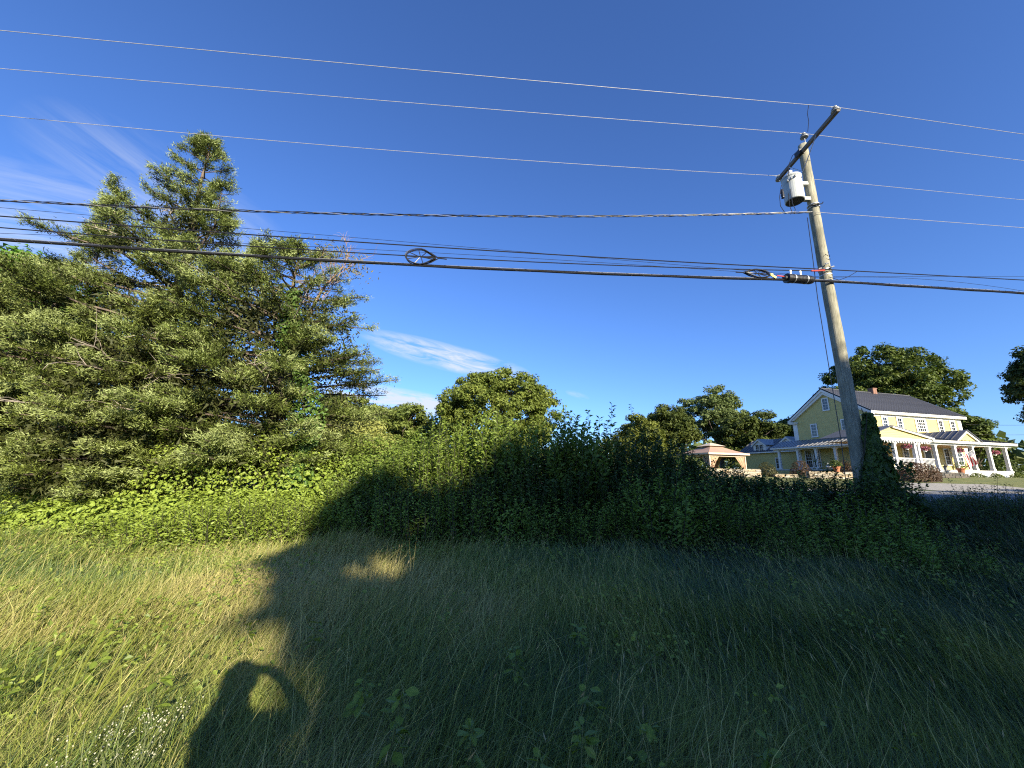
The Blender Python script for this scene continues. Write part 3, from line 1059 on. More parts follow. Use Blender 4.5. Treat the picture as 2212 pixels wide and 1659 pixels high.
def plant(key, fn, label, pos, h, rz, *args, **kw):
    """the first of a kind is built, later ones are copies scaled to their height"""
    if key not in PROTO:
        PROTO[key] = (fn(label=label, pos=pos, h=h), h)
        return PROTO[key][0]
    src, h0 = PROTO[key]
    k = h / h0
    return copy_of(key, src, label, pos, (0.5 + 0.5 * k, 0.5 + 0.5 * k, k), rz)


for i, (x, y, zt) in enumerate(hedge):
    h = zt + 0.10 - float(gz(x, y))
    br = i in (0, 1, 2, 3, 4, 5, 7)  # sunlit shrubs of the row, sunlight put into brighter leaf colours
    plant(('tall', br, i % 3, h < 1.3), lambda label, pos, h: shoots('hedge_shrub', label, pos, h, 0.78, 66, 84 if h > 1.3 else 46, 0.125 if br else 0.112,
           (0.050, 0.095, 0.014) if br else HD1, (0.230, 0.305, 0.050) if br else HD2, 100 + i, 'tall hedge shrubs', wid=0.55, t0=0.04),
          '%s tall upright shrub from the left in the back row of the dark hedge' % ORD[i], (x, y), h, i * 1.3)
front = [(-3.6, 9.5, 0.95), (-2.7, 9.2, 1.05), (-1.9, 9.0, 1.10), (-1.0, 9.1, 1.20), (-0.2, 9.2, 1.25), (0.7, 9.1, 1.10), (1.6, 8.9, 1.05), (2.5, 9.0, 1.25), (3.3, 8.8, 1.30),
         (4.1, 8.8, 1.30), (4.9, 8.6, 1.25), (5.6, 8.3, 1.15), (6.2, 7.8, 1.05), (6.9, 7.7, 1.10), (5.2, 7.5, 0.75), (7.6, 7.9, 1.10), (6.4, 6.9, 0.70), (7.3, 6.9, 0.72)]
for i, (x, y, zt) in enumerate(front):
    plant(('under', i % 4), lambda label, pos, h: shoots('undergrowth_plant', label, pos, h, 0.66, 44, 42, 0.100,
           (0.080, 0.145, 0.020), (0.260, 0.360, 0.052), 140 + i, 'undergrowth in front of the hedge', cat='plant', wid=0.42, t0=0.05),  # leaves brightened to imitate the stronger skylight on the front row
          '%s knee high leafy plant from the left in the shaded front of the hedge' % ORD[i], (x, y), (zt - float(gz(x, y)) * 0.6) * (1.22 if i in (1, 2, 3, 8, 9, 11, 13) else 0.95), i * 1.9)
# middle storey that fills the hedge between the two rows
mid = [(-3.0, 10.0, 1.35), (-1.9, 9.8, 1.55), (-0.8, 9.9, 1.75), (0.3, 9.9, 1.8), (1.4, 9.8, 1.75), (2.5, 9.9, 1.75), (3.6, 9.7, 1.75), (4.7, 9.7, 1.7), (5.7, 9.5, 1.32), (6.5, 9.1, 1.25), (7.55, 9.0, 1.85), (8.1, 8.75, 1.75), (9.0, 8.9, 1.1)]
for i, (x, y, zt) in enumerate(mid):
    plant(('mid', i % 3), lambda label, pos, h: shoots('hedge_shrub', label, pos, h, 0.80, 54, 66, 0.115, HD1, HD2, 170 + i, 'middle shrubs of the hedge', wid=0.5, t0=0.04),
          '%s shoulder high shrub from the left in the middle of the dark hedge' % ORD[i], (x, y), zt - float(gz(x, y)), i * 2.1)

# sunlit bramble bank on the left
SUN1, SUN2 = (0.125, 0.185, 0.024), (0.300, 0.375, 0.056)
bank = [(-14.6, 11.2, 1.4, 1.0), (-12.9, 11.2, 1.5, 1.25), (-11.3, 10.8, 1.5, 1.75), (-9.8, 10.9, 1.6, 2.5), (-8.3, 10.8, 1.6, 2.8), (-6.9, 10.9, 1.4, 2.5), (-5.7, 11.0, 1.2, 1.95),
        (-10.6, 9.7, 1.2, 0.75), (-9.1, 9.6, 1.3, 0.95), (-7.7, 9.6, 1.2, 1.0), (-6.4, 9.6, 1.1, 1.0), (-5.3, 10.0, 0.9, 1.0)]
for i, (x, y, r, h) in enumerate(bank):
    row = 'back' if i < 7 else 'front'
    k = i if i < 7 else i - 7
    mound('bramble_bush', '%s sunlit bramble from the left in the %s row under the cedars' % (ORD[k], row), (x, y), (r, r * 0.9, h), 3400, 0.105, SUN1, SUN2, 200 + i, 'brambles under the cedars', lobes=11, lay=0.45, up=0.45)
fl = [(-7.6, 8.6, 0.70), (-6.8, 8.5, 0.85), (-6.0, 8.5, 1.0), (-5.3, 8.7, 1.05), (-4.7, 9.1, 0.95), (-8.6, 8.8, 0.62)]
for i, (x, y, h) in enumerate(fl):
    shoots('leafy_weed', ['third', 'fourth', 'fifth', 'sixth', 'last', 'second'][i] + ' upright bright weed from the left at the sunlit edge of the brambles', (x, y), h, 0.66, 54, 46, 0.105, SUN1, SUN2, 230 + i, 'weeds at the edge of the brambles', cat='plant', wid=0.42, t0=0.05)

# weeds on the verge at the right, before the road
for i, (x, y, h) in enumerate(((9.9, 8.6, 0.75), (10.7, 8.9, 0.85), (11.4, 8.6, 0.7), (12.3, 8.4, 0.55), (9.2, 7.6, 0.5))):
    shoots('verge_weed', ['second', 'tallest', 'fourth', 'last', 'nearest'][i] + ' dark weed from the pole on the verge before the road', (x, y), h, 0.6, 30, 34, 0.075, (0.03, 0.055, 0.013), (0.10, 0.14, 0.03), 250 + i, 'weeds on the right verge', cat='plant', wid=0.4, t0=0.1)
# sunny weeds on the far side of the road
for i, (x, y, h) in enumerate(((28.6, 21.0, 0.9), (30.5, 20.4, 1.0), (32.5, 20.2, 0.8), (34.5, 19.6, 1.0))):
    shoots('roadside_weed', ['leftmost', 'second', 'third', 'rightmost'][i] + ' sunlit weed clump across the road below the lawn', (x, y), h, 0.9, 40, 30, 0.11, (0.10, 0.115, 0.025), (0.19, 0.20, 0.05), 260 + i, 'weeds across the road', cat='plant', wid=0.35)

# ------------------------------------------------------------------ field grass
def blades(N, xs, ys, hlo, hhi, wlo, whi, seed, mode):
    rg = np.random.default_rng(seed)
    x, y = xs, ys
    n = len(x)
    z = gz(x, y) - 0.02
    patch = vnoise(x, y, 0.55) * 0.6 + vnoise(x + 31, y - 9, 1.6) * 0.4
    h = rg.uniform(hlo, hhi, n) * (0.70 + 0.55 * vnoise(x - 7, y + 3, 0.8))
    # combed direction: to the right on the sunny side, to the left further right
    base = np.where(x < -0.5, 0.35, 0.0) + sm(-1.0, 3.5, x) * 2.3
    ang = base + (vnoise(x + 3, y + 11, 0.55) - 0.5) * 3.6 + rg.normal(size=n) * 0.95
    lean = np.clip(0.68 + 0.6 * (vnoise(x, y + 40, 0.7) - 0.3) + rg.normal(size=n) * 0.28, 0.05, 1.35)
    dx, dy = np.cos(ang), np.sin(ang)
    w = rg.uniform(wlo, whi, n)
    # blade faces roughly the viewer with a random twist
    tw = np.arctan2(y, x) + PI / 2 + rg.normal(size=n) * 0.7
    sx, sy = np.cos(tw), np.sin(tw)
    V = np.empty((n, 5, 3))
    vi = 0
    for t, ww in ((0, 1.0), (0.55, 0.8), (1.0, 0.0)):
        px = x + dx * h * lean * t ** 1.7
        py = y + dy * h * lean * t ** 1.7
        pz = z + h * t * (1 - 0.42 * lean * lean * t)
        if ww > 0:
            V[:, vi] = np.stack([px - sx * w * ww / 2, py - sy * w * ww / 2, pz], -1)
            V[:, vi + 1] = np.stack([px + sx * w * ww / 2, py + sy * w * ww / 2, pz], -1)
            vi += 2
        else:
            V[:, vi] = np.stack([px, py, pz], -1)
    o = np.arange(n)[:, None] * 5
    F4 = o + np.array([0, 1, 3, 2])
    F3 = o + np.array([2, 3, 4])
    # colour: straw, yellow green, green, blue green
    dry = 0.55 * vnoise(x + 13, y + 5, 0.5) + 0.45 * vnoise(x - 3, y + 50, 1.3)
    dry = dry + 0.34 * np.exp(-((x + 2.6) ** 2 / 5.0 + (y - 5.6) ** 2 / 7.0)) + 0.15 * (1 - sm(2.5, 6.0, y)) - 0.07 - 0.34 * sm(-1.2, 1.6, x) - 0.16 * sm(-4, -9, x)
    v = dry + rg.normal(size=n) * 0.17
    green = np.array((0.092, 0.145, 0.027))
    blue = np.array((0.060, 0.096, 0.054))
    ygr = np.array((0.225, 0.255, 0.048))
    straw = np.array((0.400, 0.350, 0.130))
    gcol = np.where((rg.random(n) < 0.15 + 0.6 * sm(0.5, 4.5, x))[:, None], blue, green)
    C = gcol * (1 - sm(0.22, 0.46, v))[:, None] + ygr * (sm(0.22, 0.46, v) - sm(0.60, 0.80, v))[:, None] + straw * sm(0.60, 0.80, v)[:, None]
    if mode == 'stalk':
        C = straw * rg.uniform(0.8, 1.25, n)[:, None] * 0.8 + ygr * 0.3
    C = C * rg.uniform(0.75, 1.2, n)[:, None]
    return V.reshape(-1, 3), F4, F3, np.repeat(C, 5, axis=0), n * 5


def sample(y0, y1, dens, seed, xpad=1.2, mask=None):
    rg = np.random.default_rng(seed)
    xm = 1.42 * y1 + xpad
    n = int(dens * 2 * xm * (y1 - y0))
    x = rg.uniform(-xm, xm, n)
    y = rg.uniform(y0, y1, n)
    k = (np.abs(x) < 1.42 * y + xpad) & (wroad(x, y) < -0.15)
    if mask is not None:
        k &= mask(x, y)
    return x[k], y[k]


def grass_object(name, sets, label):
    Vs, F4s, F3s, Cs = [], [], [], []
    o = 0
    for (V, F4, F3, C, k) in sets:
        Vs.append(V)
        F4s.append(F4 + o)
        F3s.append(F3 + o)
        Cs.append(C)
        o += k
    me = np_mesh(name, np.concatenate(Vs), [np.concatenate(F4s), np.concatenate(F3s)], np.concatenate(Cs), smooth=True)
    return tag(link(name, me, GRASS), label, 'grass', kind='stuff')


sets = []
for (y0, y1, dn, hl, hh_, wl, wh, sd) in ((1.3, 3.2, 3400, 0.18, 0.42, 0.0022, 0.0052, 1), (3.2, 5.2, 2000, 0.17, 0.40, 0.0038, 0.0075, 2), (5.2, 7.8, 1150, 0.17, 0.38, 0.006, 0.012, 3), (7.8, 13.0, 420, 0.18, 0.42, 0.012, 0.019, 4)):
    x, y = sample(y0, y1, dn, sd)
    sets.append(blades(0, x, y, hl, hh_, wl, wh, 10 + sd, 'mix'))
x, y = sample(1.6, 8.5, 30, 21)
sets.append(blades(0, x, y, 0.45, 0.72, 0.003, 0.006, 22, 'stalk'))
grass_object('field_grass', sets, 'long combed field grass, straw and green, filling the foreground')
# low broad leaved ground cover between the blades, thickest at the left
rg = np.random.default_rng(61)
n = 46000
gx_ = rg.uniform(-16, 9, n)
gy_ = rg.uniform(1.8, 10.2, n)
pk = vnoise(gx_ + 5, gy_ + 21, 0.9) * 0.6 + vnoise(gx_, gy_, 2.3) * 0.4 + 0.16 * sm(-2.5, -7.0, gx_) + 0.10 * sm(5.0, 8.5, gy_)
kk = (pk + rg.normal(size=n) * 0.06 > 0.66) & (np.abs(gx_) < 1.4 * gy_ + 1) & (wroad(gx_, gy_) < -0.3)
gx_, gy_ = gx_[kk], gy_[kk]
n = len(gx_)
P = np.stack([gx_, gy_, gz(gx_, gy_) + rg.uniform(0.10, 0.34, n)], -1)
N = nrm(rg.normal(size=(n, 3)) * 0.45 + np.array([0.1, -0.25, 0.9]))
gl = rg.uniform(0.028, 0.055, n) * (0.8 + 0.06 * gy_)
gc = leaves('ground_cover', P, np.cross(N, rsph(rg, n)), N, gl, gl * 0.7, mixc((0.10, 0.15, 0.022), (0.26, 0.31, 0.05), rg.random(n)), LEAF)
tag(gc, 'low leafy ground cover growing among the field grass', 'ground cover', kind='stuff')
# straw seed heads on thin stalks
x, y = sample(1.7, 7.5, 8, 71)
n = len(x)
rg = np.random.default_rng(72)
hh_ = rg.uniform(0.32, 0.58, n)
an = rg.uniform(-0.8, 1.6, n) + 1.6 * sm(-0.5, 2.5, x)
ln_ = rg.uniform(0.1, 0.75, n)
tipx, tipy = x + np.cos(an) * ln_ * hh_, y + np.sin(an) * ln_ * hh_
P = np.stack([tipx, tipy, gz(x, y) + hh_], -1)
B = np.stack([x, y, gz(x, y)], -1)
Vn = nrm(np.stack([-x, -y, np.full(n, 0.6)], -1))
dr_ = nrm(P - B)
P2 = np.concatenate([B, P - dr_ * 0.02])
sh_ = leaves('seed_stalk', P2, np.concatenate([dr_, nrm(dr_ + rg.normal(size=(n, 3)) * 0.25)]), np.concatenate([Vn, Vn]), np.concatenate([np.linalg.norm(P - B, axis=1), rg.uniform(0.03, 0.065, n)]),
             np.concatenate([np.full(n, 0.0022) * (0.7 + 0.2 * y), rg.uniform(0.004, 0.008, n) * (0.7 + 0.12 * y)]), np.concatenate([mixc((0.22, 0.22, 0.06), (0.36, 0.31, 0.12), rg.random(n)), mixc((0.26, 0.19, 0.08), (0.42, 0.34, 0.17), rg.random(n))]), GRASS)
tag(sh_, 'thin straw seed heads standing above the field grass', 'seed heads', kind='stuff')
# taller rank grass at the far left under the cedars
x, y = sample(9.8, 12.6, 330, 31, mask=lambda x, y: (x < -10.2) & (x > -17))
rank = blades(0, x, y, 0.75, 1.25, 0.012, 0.022, 33, 'mix')
rank[3][:] = np.repeat(mixc((0.07, 0.115, 0.05), (0.135, 0.185, 0.05), np.random.default_rng(4).random(len(x))), 5, axis=0)
grass_object('rank_grass', [rank], 'tall blue green grass at the left below the cedar boughs')

# ------------------------------------------------------------------ broad leaved weeds standing in the grass
def ovate():
    V = [(0, 0, 0), (0.22, 0.30, 0.03), (0.30, 0.52, 0.05), (0.19, 0.80, 0.02), (0, 1.0, -0.06), (-0.19, 0.80, 0.02), (-0.30, 0.52, 0.05), (-0.22, 0.30, 0.03), (0, 0.5, -0.02)]
    F = [(0, 1, 8), (1, 2, 8), (2, 3, 8), (3, 4, 8), (4, 5, 8), (5, 6, 8), (6, 7, 8), (7, 0, 8)]
    me = bpy.data.meshes.new('leaf')
    me.from_pydata(V, [], F)
    return me


def plain_leaf(name, c, trans=0.3):
    mt = leaf_mat(name, trans, 0.45, 0.4)
    for nd in mt.node_tree.nodes:
        if nd.type == 'ATTRIBUTE':
            nt = mt.node_tree
            no = nt.nodes.new('ShaderNodeTexNoise')
            no.inputs['Scale'].default_value = 3
            t_ = nt.nodes.new('ShaderNodeTexCoord')
            nt.links.new(t_.outputs['Object'], no.inputs['Vector'])
            rp = nt.nodes.new('ShaderNodeValToRGB')
            rp.color_ramp.elements[0].position = 0.35
            rp.color_ramp.elements[0].color = (*(k * 0.75 for k in c), 1)
            rp.color_ramp.elements[1].position = 0.65
            rp.color_ramp.elements[1].color = (*c, 1)
            nt.links.new(no.outputs[0], rp.inputs[0])
            for l in list(nd.outputs['Color'].links):
                nt.links.new(rp.outputs[0], l.to_socket)
    return mt


LEAFM = ovate()
LEAFM.materials.append(plain_leaf('broad weed leaf', (0.20, 0.27, 0.035)))
weeds = [(330, 1520, 0.42, 'bright weed nearest the left of the shadow of the head'), (235, 1335, 0.34, 'small bright weed in the sunny grass below the brambles'), (110, 1290, 0.34, 'bright weed in the sunny grass near the left edge'),
         (30, 1480, 0.42, 'bright weed low at the left edge of the picture'), (145, 1445, 0.36, 'pale weed between the left edge and the shadow'), (670, 1360, 0.36, 'weed on the edge of the tree shadow'),
         (770, 1470, 0.36, 'shaded weed right of the shadow of the raised arms'), (835, 1590, 0.55, 'tall climbing weed in the shade at the bottom, left of centre'), (1115, 1400, 0.36, 'weed with drooping leaves at the centre of the shaded grass'),
         (1265, 1345, 0.34, 'small weed in shade, farther back right of centre'), (1300, 1470, 0.34, 'weed in shade right of centre, half way down'), (1030, 1560, 0.34, 'low weed in shade below the centre'),
         (1250, 1620, 0.40, 'broad leaved weed in shade at the bottom, right of centre'), (1160, 1610, 0.30, 'low weed at the bottom edge below the centre'), (1350, 1560, 0.34, 'broad weed beside the bluish grass at the bottom'),
         (540, 1350, 0.28, 'small pale weed above the shadow of the raised arms'), (690, 1205, 0.36, 'weed in the grass gap at the end of the path'), (1640, 1560, 0.3, 'lone weed in the dark grass on the right')]
rg = np.random.default_rng(77)
for (px, py, h, lab) in weeds:
    dd = ray(px, py)
    P0 = _C + dd * ((0.32 - CAM_H) / dd[2])
    x, y = float(P0[0]), float(P0[1])
    root = empty('broadleaf_weed', (x, y, float(gz(x, y))))
    tag(root, lab, 'weed', 'broad leaved weeds in the grass')
    mb = MB()
    lx, ly = rg.normal() * 0.06, rg.normal() * 0.06
    mb.tube([(0, 0, -0.03), (lx * 0.4, ly * 0.4, h * 0.5), (lx, ly, h)], [0.005, 0.004, 0.002], 5)
    mb.build('stem', STEM, root)
    for k in range(int(11 + h * 20)):
        t = 0.40 + 0.60 * rg.random()
        o = bpy.data.objects.new('leaf', LEAFM)
        col.objects.link(o)
        o.parent = root
        a = rg.uniform(0, 2 * PI)
        s = rg.uniform(0.045, 0.092)
        o.location = (lx * t - 0.012 * math.sin(a), ly * t + 0.012 * math.cos(a), h * t)
        o.rotation_euler = (rg.uniform(-0.75, 0.45), rg.normal() * 0.3, a)
        o.scale = (s * rg.uniform(0.8, 1.2), s, s)

# white flowering weed at the bottom left
WFL = pmat('white petal', (0.42, 0.41, 0.28), 0.7, scale=20)
for i, (px, py, k, lab) in enumerate(((290, 1610, 150, 'white flowering weed left of the photographer shadow'), (215, 1650, 130, 'white flowering weed at the bottom edge, lower left'))):
    dd = ray(px, py)
    P0 = _C + dd * ((0.36 - CAM_H) / dd[2])
    root = empty('white_wildflower', (float(P0[0]), float(P0[1]), float(gz(P0[0], P0[1]))))
    tag(root, lab, 'wildflower', 'white flowers in the grass')
    mb = MB()
    tips = []
    for j in range(16):
        a = rg.uniform(0, 2 * PI)
        r = 0.17 * math.sqrt(rg.random())
        tp = np.array([math.cos(a) * r * 1.5, math.sin(a) * r, 0.34 + rg.uniform(-0.05, 0.09)])
        limb_tube(mb, (tp[0] * 0.3, tp[1] * 0.3, -0.02), tp, 0.003, 0.0015, rg, 0.05, 4, 4)
        tips.append(tp)
    mb.build('stem', STEM, root)
    tips = np.array(tips)
    n = int(k * 0.9)
    P = tips[rg.integers(0, len(tips), n)] + rg.normal(size=(n, 3)) * np.array([0.020, 0.020, 0.012])
    me_o = leaves('flower_head', P, rsph(rg, n), nrm(rg.normal(size=(n, 3)) * 0.5 + np.array([0.2, -0.5, 0.8])), 0.008, 0.007, np.tile((0.8, 0.8, 0.7), (n, 1)), WFL, root)
    me_o['kind'] = 'stuff'
# long green seed stalks in the corner
for i, (px, py, h) in enumerate(((20, 1640, 0.75), (75, 1650, 0.8), (120, 1655, 0.7), (175, 1655, 0.65))):
    dd = ray(px, py)
    P0 = _C + dd * ((0.1 - CAM_H) / dd[2])
    root = empty('grass_stalk', (float(P0[0]), float(P0[1]), float(gz(P0[0], P0[1]))))
    tag(root, ['leftmost', 'second', 'third', 'fourth'][i] + ' tall yellow green grass stalk from the left in the bottom left corner', 'grass stalk', 'tall stalks in the corner')
    mb = MB()
    lx = 0.16 + 0.05 * i
    pts = [(lx * (t / 6) ** 1.6, 0.05 * t / 6, -0.02 + h * t / 6) for t in range(7)]
    mb.tube(pts, [0.0045, 0.004, 0.0035, 0.003, 0.0045, 0.004, 0.001], 5)
    for q in range(4):
        a = rg.uniform(0, 2 * PI)
        b = np.array(pts[1 + q])
        e = b + np.array([math.cos(a) * 0.1 + 0.08, math.sin(a) * 0.1, 0.2])
        mb.tube([b, (b + e) / 2 + np.array([0, 0, 0.05]), e], [0.004, 0.004, 0.001], 4)
    mb.build('stalk', plain_leaf('seed stalk', (0.24, 0.27, 0.05)) if i == 0 else bpy.data.materials['seed stalk'], root)

# ------------------------------------------------------------------ utility pole
PX, PY = 8.36, 9.4
PZ = float(gz(PX, PY))
WY = 0.11                                    # yaw of the line of wires
wd = np.array([math.cos(WY), math.sin(WY), 0])
wnv = np.array([-math.sin(WY), math.cos(WY), 0])
up_ = empty('utility_pole', (PX, PY, PZ))
tag(up_, 'weathered wooden utility pole with crossarm and grey transformer', 'utility pole')


def L_(p):                                   # world to pole coordinates
    return (p[0] - PX, p[1] - PY, p[2] - PZ)


mb = MB()
n_ = 26
rr_ = []
pts = []
for i in range(n_ + 1):
    t = i / n_
    pts.append((0.012 * math.sin(t * 7), 0.01 * math.cos(t * 5), -0.5 + (11.05 - PZ + 0.5) * t))
    rr_.append(0.168 - 0.055 * t + 0.003 * math.sin(i * 2.3))
mb.tube(pts, rr_, 20)
mb.build('pole_shaft', POLE, up_, smooth=True)
armz = 10.76
a0 = np.array([8.33 - 0.13, 8.0, armz])
a1 = np.array([8.44 - 0.13, 10.46, armz])
ad = (a1 - a0) / np.linalg.norm(a1 - a0)
mb = MB()
mid_ = (a0 + a1) / 2
mb.box(L_(mid_), (0.042, np.linalg.norm(a1 - a0) / 2, 0.052), rz=-math.atan2(ad[0], ad[1]))
mb.build('crossarm', ARMW, up_, bevel=0.006)
mb = MB()
for e in (0.62, -0.52):
    q = a0 + (a1 - a0) * (0.5 + 0.5 * e) if e < 0 else mid_ + ad * e
    q = mid_ + ad * e
    mb.tube([L_(q - np.array([0.05, 0, 0.05])), (-0.12 if e < 0 else -0.11, 0.0, armz - PZ - 0.62)], 0.012, 5)
mb.build('brace', GALV, up_)
mb = MB()
mb.box((-0.10, 0.0, armz - PZ), (0.10, 0.10, 0.075))
mb.build('arm_bracket', BLACKM, up_)


def insulator(p, pin):
    """pin insulator whose wire groove is at p; pin is the length below"""
    o = MB().lathe(L_(p - np.array([0, 0, 0.10])), [(0.035, -0.03), (0.10, -0.025), (0.105, 0.0), (0.05, 0.02), (0.05, 0.035), (0.085, 0.045), (0.085, 0.06), (0.04, 0.075), (0.035, 0.10), (0.05, 0.115), (0.045, 0.135), (0.01, 0.14)], 18).build('insulator', PORC, up_, smooth=True)
    MB().tube([L_(p - np.array([0, 0, 0.12 + pin])), L_(p - np.array([0, 0, 0.11]))], 0.016, 8).build('pin', GALV, o)
    MB().tube([L_(p + wd * -0.12 + np.array([0, 0, 0.0])), L_(p + np.array([0, 0, 0.045])), L_(p + wd * 0.12)], 0.014, 6).build('wire_tie', GALV, o)


I1 = onplane(1817, 233, a0 + ad * 0.06, WY)
I3 = onplane(1686, 383, a1 - ad * 0.06, WY)
I2 = onplane(1736, 290, (PX - 0.02, PY, 0), WY)
I1 = np.array([a0[0] + ad[0] * 0.08, a0[1] + ad[1] * 0.08, I1[2]])
I3 = np.array([a1[0] - ad[0] * 0.08, a1[1] - ad[1] * 0.08, I3[2]])
insulator(I1, max(0.05, I1[2] - armz - 0.16))
insulator(I3, max(0.05, I3[2] - armz - 0.16))
insulator(I2, 0.62)

# transformer can, bolted to the left of the pole
tx, ty, tz0, tz1, trr = 7.80 - PX, 9.32 - PY, 9.08 - PZ, 9.84 - PZ, 0.235
tank = MB().lathe((tx, ty, 0), [(trr * 0.93, tz0), (trr, tz0 + 0.02), (trr, tz1 - 0.05), (trr * 1.05, tz1 - 0.045), (trr * 1.05, tz1), (trr * 0.96, tz1 + 0.03), (trr * 0.4, tz1 + 0.075)], 32).build('transformer', TANK, up_)
tank.modifiers.new('bevel', 'BEVEL').width = 0.006
MB().lathe((tx, ty, 0), [(trr * 0.90, tz0 - 0.004), (trr * 0.90, tz0 - 0.001)], 28).build('base_plate', pmat('dark transformer base', (0.09, 0.085, 0.06), 0.8, scale=9), tank)
for z in (tz0 + 0.10, tz1 - 0.17):
    MB().box((tx + trr + 0.09, ty + 0.02, z), (0.11, 0.055, 0.045)).build('bracket', TANK, tank)
MB().lathe((tx - 0.06, ty - 0.06, tz1 + 0.05), [(0.05, 0), (0.05, 0.05), (0.035, 0.06), (0.06, 0.08), (0.06, 0.12), (0.02, 0.13)], 14).build('bushing', WHITE, tank)
for k, a in enumerate((-1.9, -2.25, -2.6)):
    cx_, cy_ = tx + math.cos(a) * (trr + 0.03), ty + math.sin(a) * (trr + 0.03)
    MB().lathe((cx_, cy_, tz1 - 0.13 - 0.035 * k), [(0.022, -0.03), (0.03, 0), (0.022, 0.03)], 10).build('bushing', PORC, tank)
for k in range(2):       # dark triangular mark near the lid
    a = -1.12 + 0.13 * k
    a2 = a + 0.12
    rq = trr + 0.003
    V = [(tx + math.cos(a) * rq, ty + math.sin(a) * rq, tz1 - 0.15), (tx + math.cos(a2) * rq, ty + math.sin(a2) * rq, tz1 - 0.15 + 0.012 * k), (tx + math.cos((a + a2) / 2) * (rq + .001), ty + math.sin((a + a2) / 2) * (rq + .001), tz1 - 0.085 - 0.015 * k)]
    MB().add(V, [(0, 1, 2)]).build('mark', BLACKM, tank)
# fused cutout and drop leads hanging at the left of the can
cut = L_(onplane(1690, 418, (PX, PY - 0.1, 0), WY))
co = MB().lathe(cut, [(0.02, -0.16), (0.045, -0.14), (0.03, -0.11), (0.05, -0.06), (0.03, -0.03), (0.05, 0.02), (0.03, 0.05), (0.045, 0.1), (0.02, 0.13)], 12).build('fuse_cutout', BLACKP, up_, smooth=True)
for nm, pp in (('drop_lead', [(1688, 400), (1684, 425), (1686, 445), (1697, 462)]), ('drop_lead', [(1703, 418), (1706, 445), (1711, 458), (1708, 463)]), ('drop_lead', [(1707, 408), (1712, 440), (1718, 452), (1716, 462)]),
               ('jumper', [(1747, 227), (1744, 245), (1747, 262), (1745, 284)]), ('jumper', [(1727, 322), (1712, 336), (1704, 355), (1703, 378)])):
    MB().tube([L_(onplane(x, y, (PX, PY - (0.45 if nm == 'jumper' and y < 300 else 0.2), 0), WY)) for x, y in pp], 0.008, 6).build(nm, BLACKP, up_)
# straps, band clamps and tags
for z in (9.02, 8.93, 7.02, 6.86):
    MB().lathe((0, 0, z - PZ), [(0.142, -0.014), (0.148, -0.010), (0.148, 0.010), (0.142, 0.014)], 22).build('band_clamp', GALV, up_)
MB().tube([(-0.16, -0.1, 8.95 - PZ), (0.0, -0.19, 8.93 - PZ), (0.17, -0.1, 9.02 - PZ), (0.24, -0.06, 9.10 - PZ)], 0.016, 6).build('cable_clamp', BLACKP, up_)
for (x, y) in ((1768, 581), (1783, 570), (1795, 577)):
    p = onplane(x, y, (PX, PY - 0.19, 0), WY)
    MB().tube([L_(p), L_(p + wd * 0.09 + np.array([0, 0, 0.03]))], 0.02, 7).build('hook', GALV, up_)
MB().tube([L_(onplane(x, y, (PX, PY - 0.18, 0), WY)) for x, y in ((1752, 585), (1766, 585), (1781, 584))], 0.022, 7).build('red_sleeve', REDP, up_)
rg = np.random.default_rng(9)
mb = MB()
for k in range(9):
    a = rg.uniform(-2.2, -0.8)
    z = rg.uniform(6.7, 7.5) - PZ
    q = 0.147
    mb.tube([(math.cos(a) * q, math.sin(a) * q, z), (math.cos(a + 0.4) * q * 1.03, math.sin(a + 0.4) * q * 1.03, z + rg.uniform(-0.05, 0.06)), (math.cos(a + 0.8) * q, math.sin(a + 0.8) * q, z + 0.02)], 0.006, 4)
mb.build('tie_wire', BLACKP, up_)
MB().tube([L_(onplane(x, y, (PX, PY - 0.12, 0), WY)) for x, y in ((1744, 470), (1756, 560), (1766, 643), (1782, 740), (1800, 850), (1817, 953), (1823, 1002), (1829, 1060))], 0.009, 6).build('ground_wire', BLACKP, up_)

# ------------------------------------------------------------------ wires and cables


def spath(P0, left, right, exl=14, exr=16):
    """points along a wire in the vertical plane of the line through P0; left/right are picture points either side of it"""
    P0 = np.array(P0, float)

    def sz(q):
        w = onplane(q[0], q[1], P0, WY)
        return (w - P0) @ wd, w[2]
    out = []
    for side, ps, ex in ((-1, left, exl), (1, right, exr)):
        if not ps:
            continue
        S, Z = zip(*[sz(q) for q in ps])
        S, Z = np.array((0.0,) + S), np.array((P0[2],) + Z)
        dg = 2 if len(S) > 2 else 1
        c = np.polyfit(S, Z, dg, w=np.array([8.0] + [1] * (len(S) - 1)))
        end = S[np.argmax(np.abs(S))] + side * ex
        ss = np.linspace(0, end, 40)
        zz = np.polyval(c, ss)
        zz += P0[2] - zz[0]
        seg = [P0 + wd * s + np.array([0, 0, z - P0[2]]) for s, z in zip(ss, zz)]
        out = (seg[::-1] + out[1:]) if side < 0 else ((out[:-1] if out else []) + seg)
    return out


def wire(name, label, pts, rad, mt, cat='wire', group='overhead wires'):
    c0 = pts[len(pts) // 2]
    root = MB().tube([p - c0 for p in pts], rad, 6).build(name, mt, None, loc=c0)
    tag(root, label, cat, group)
    return root


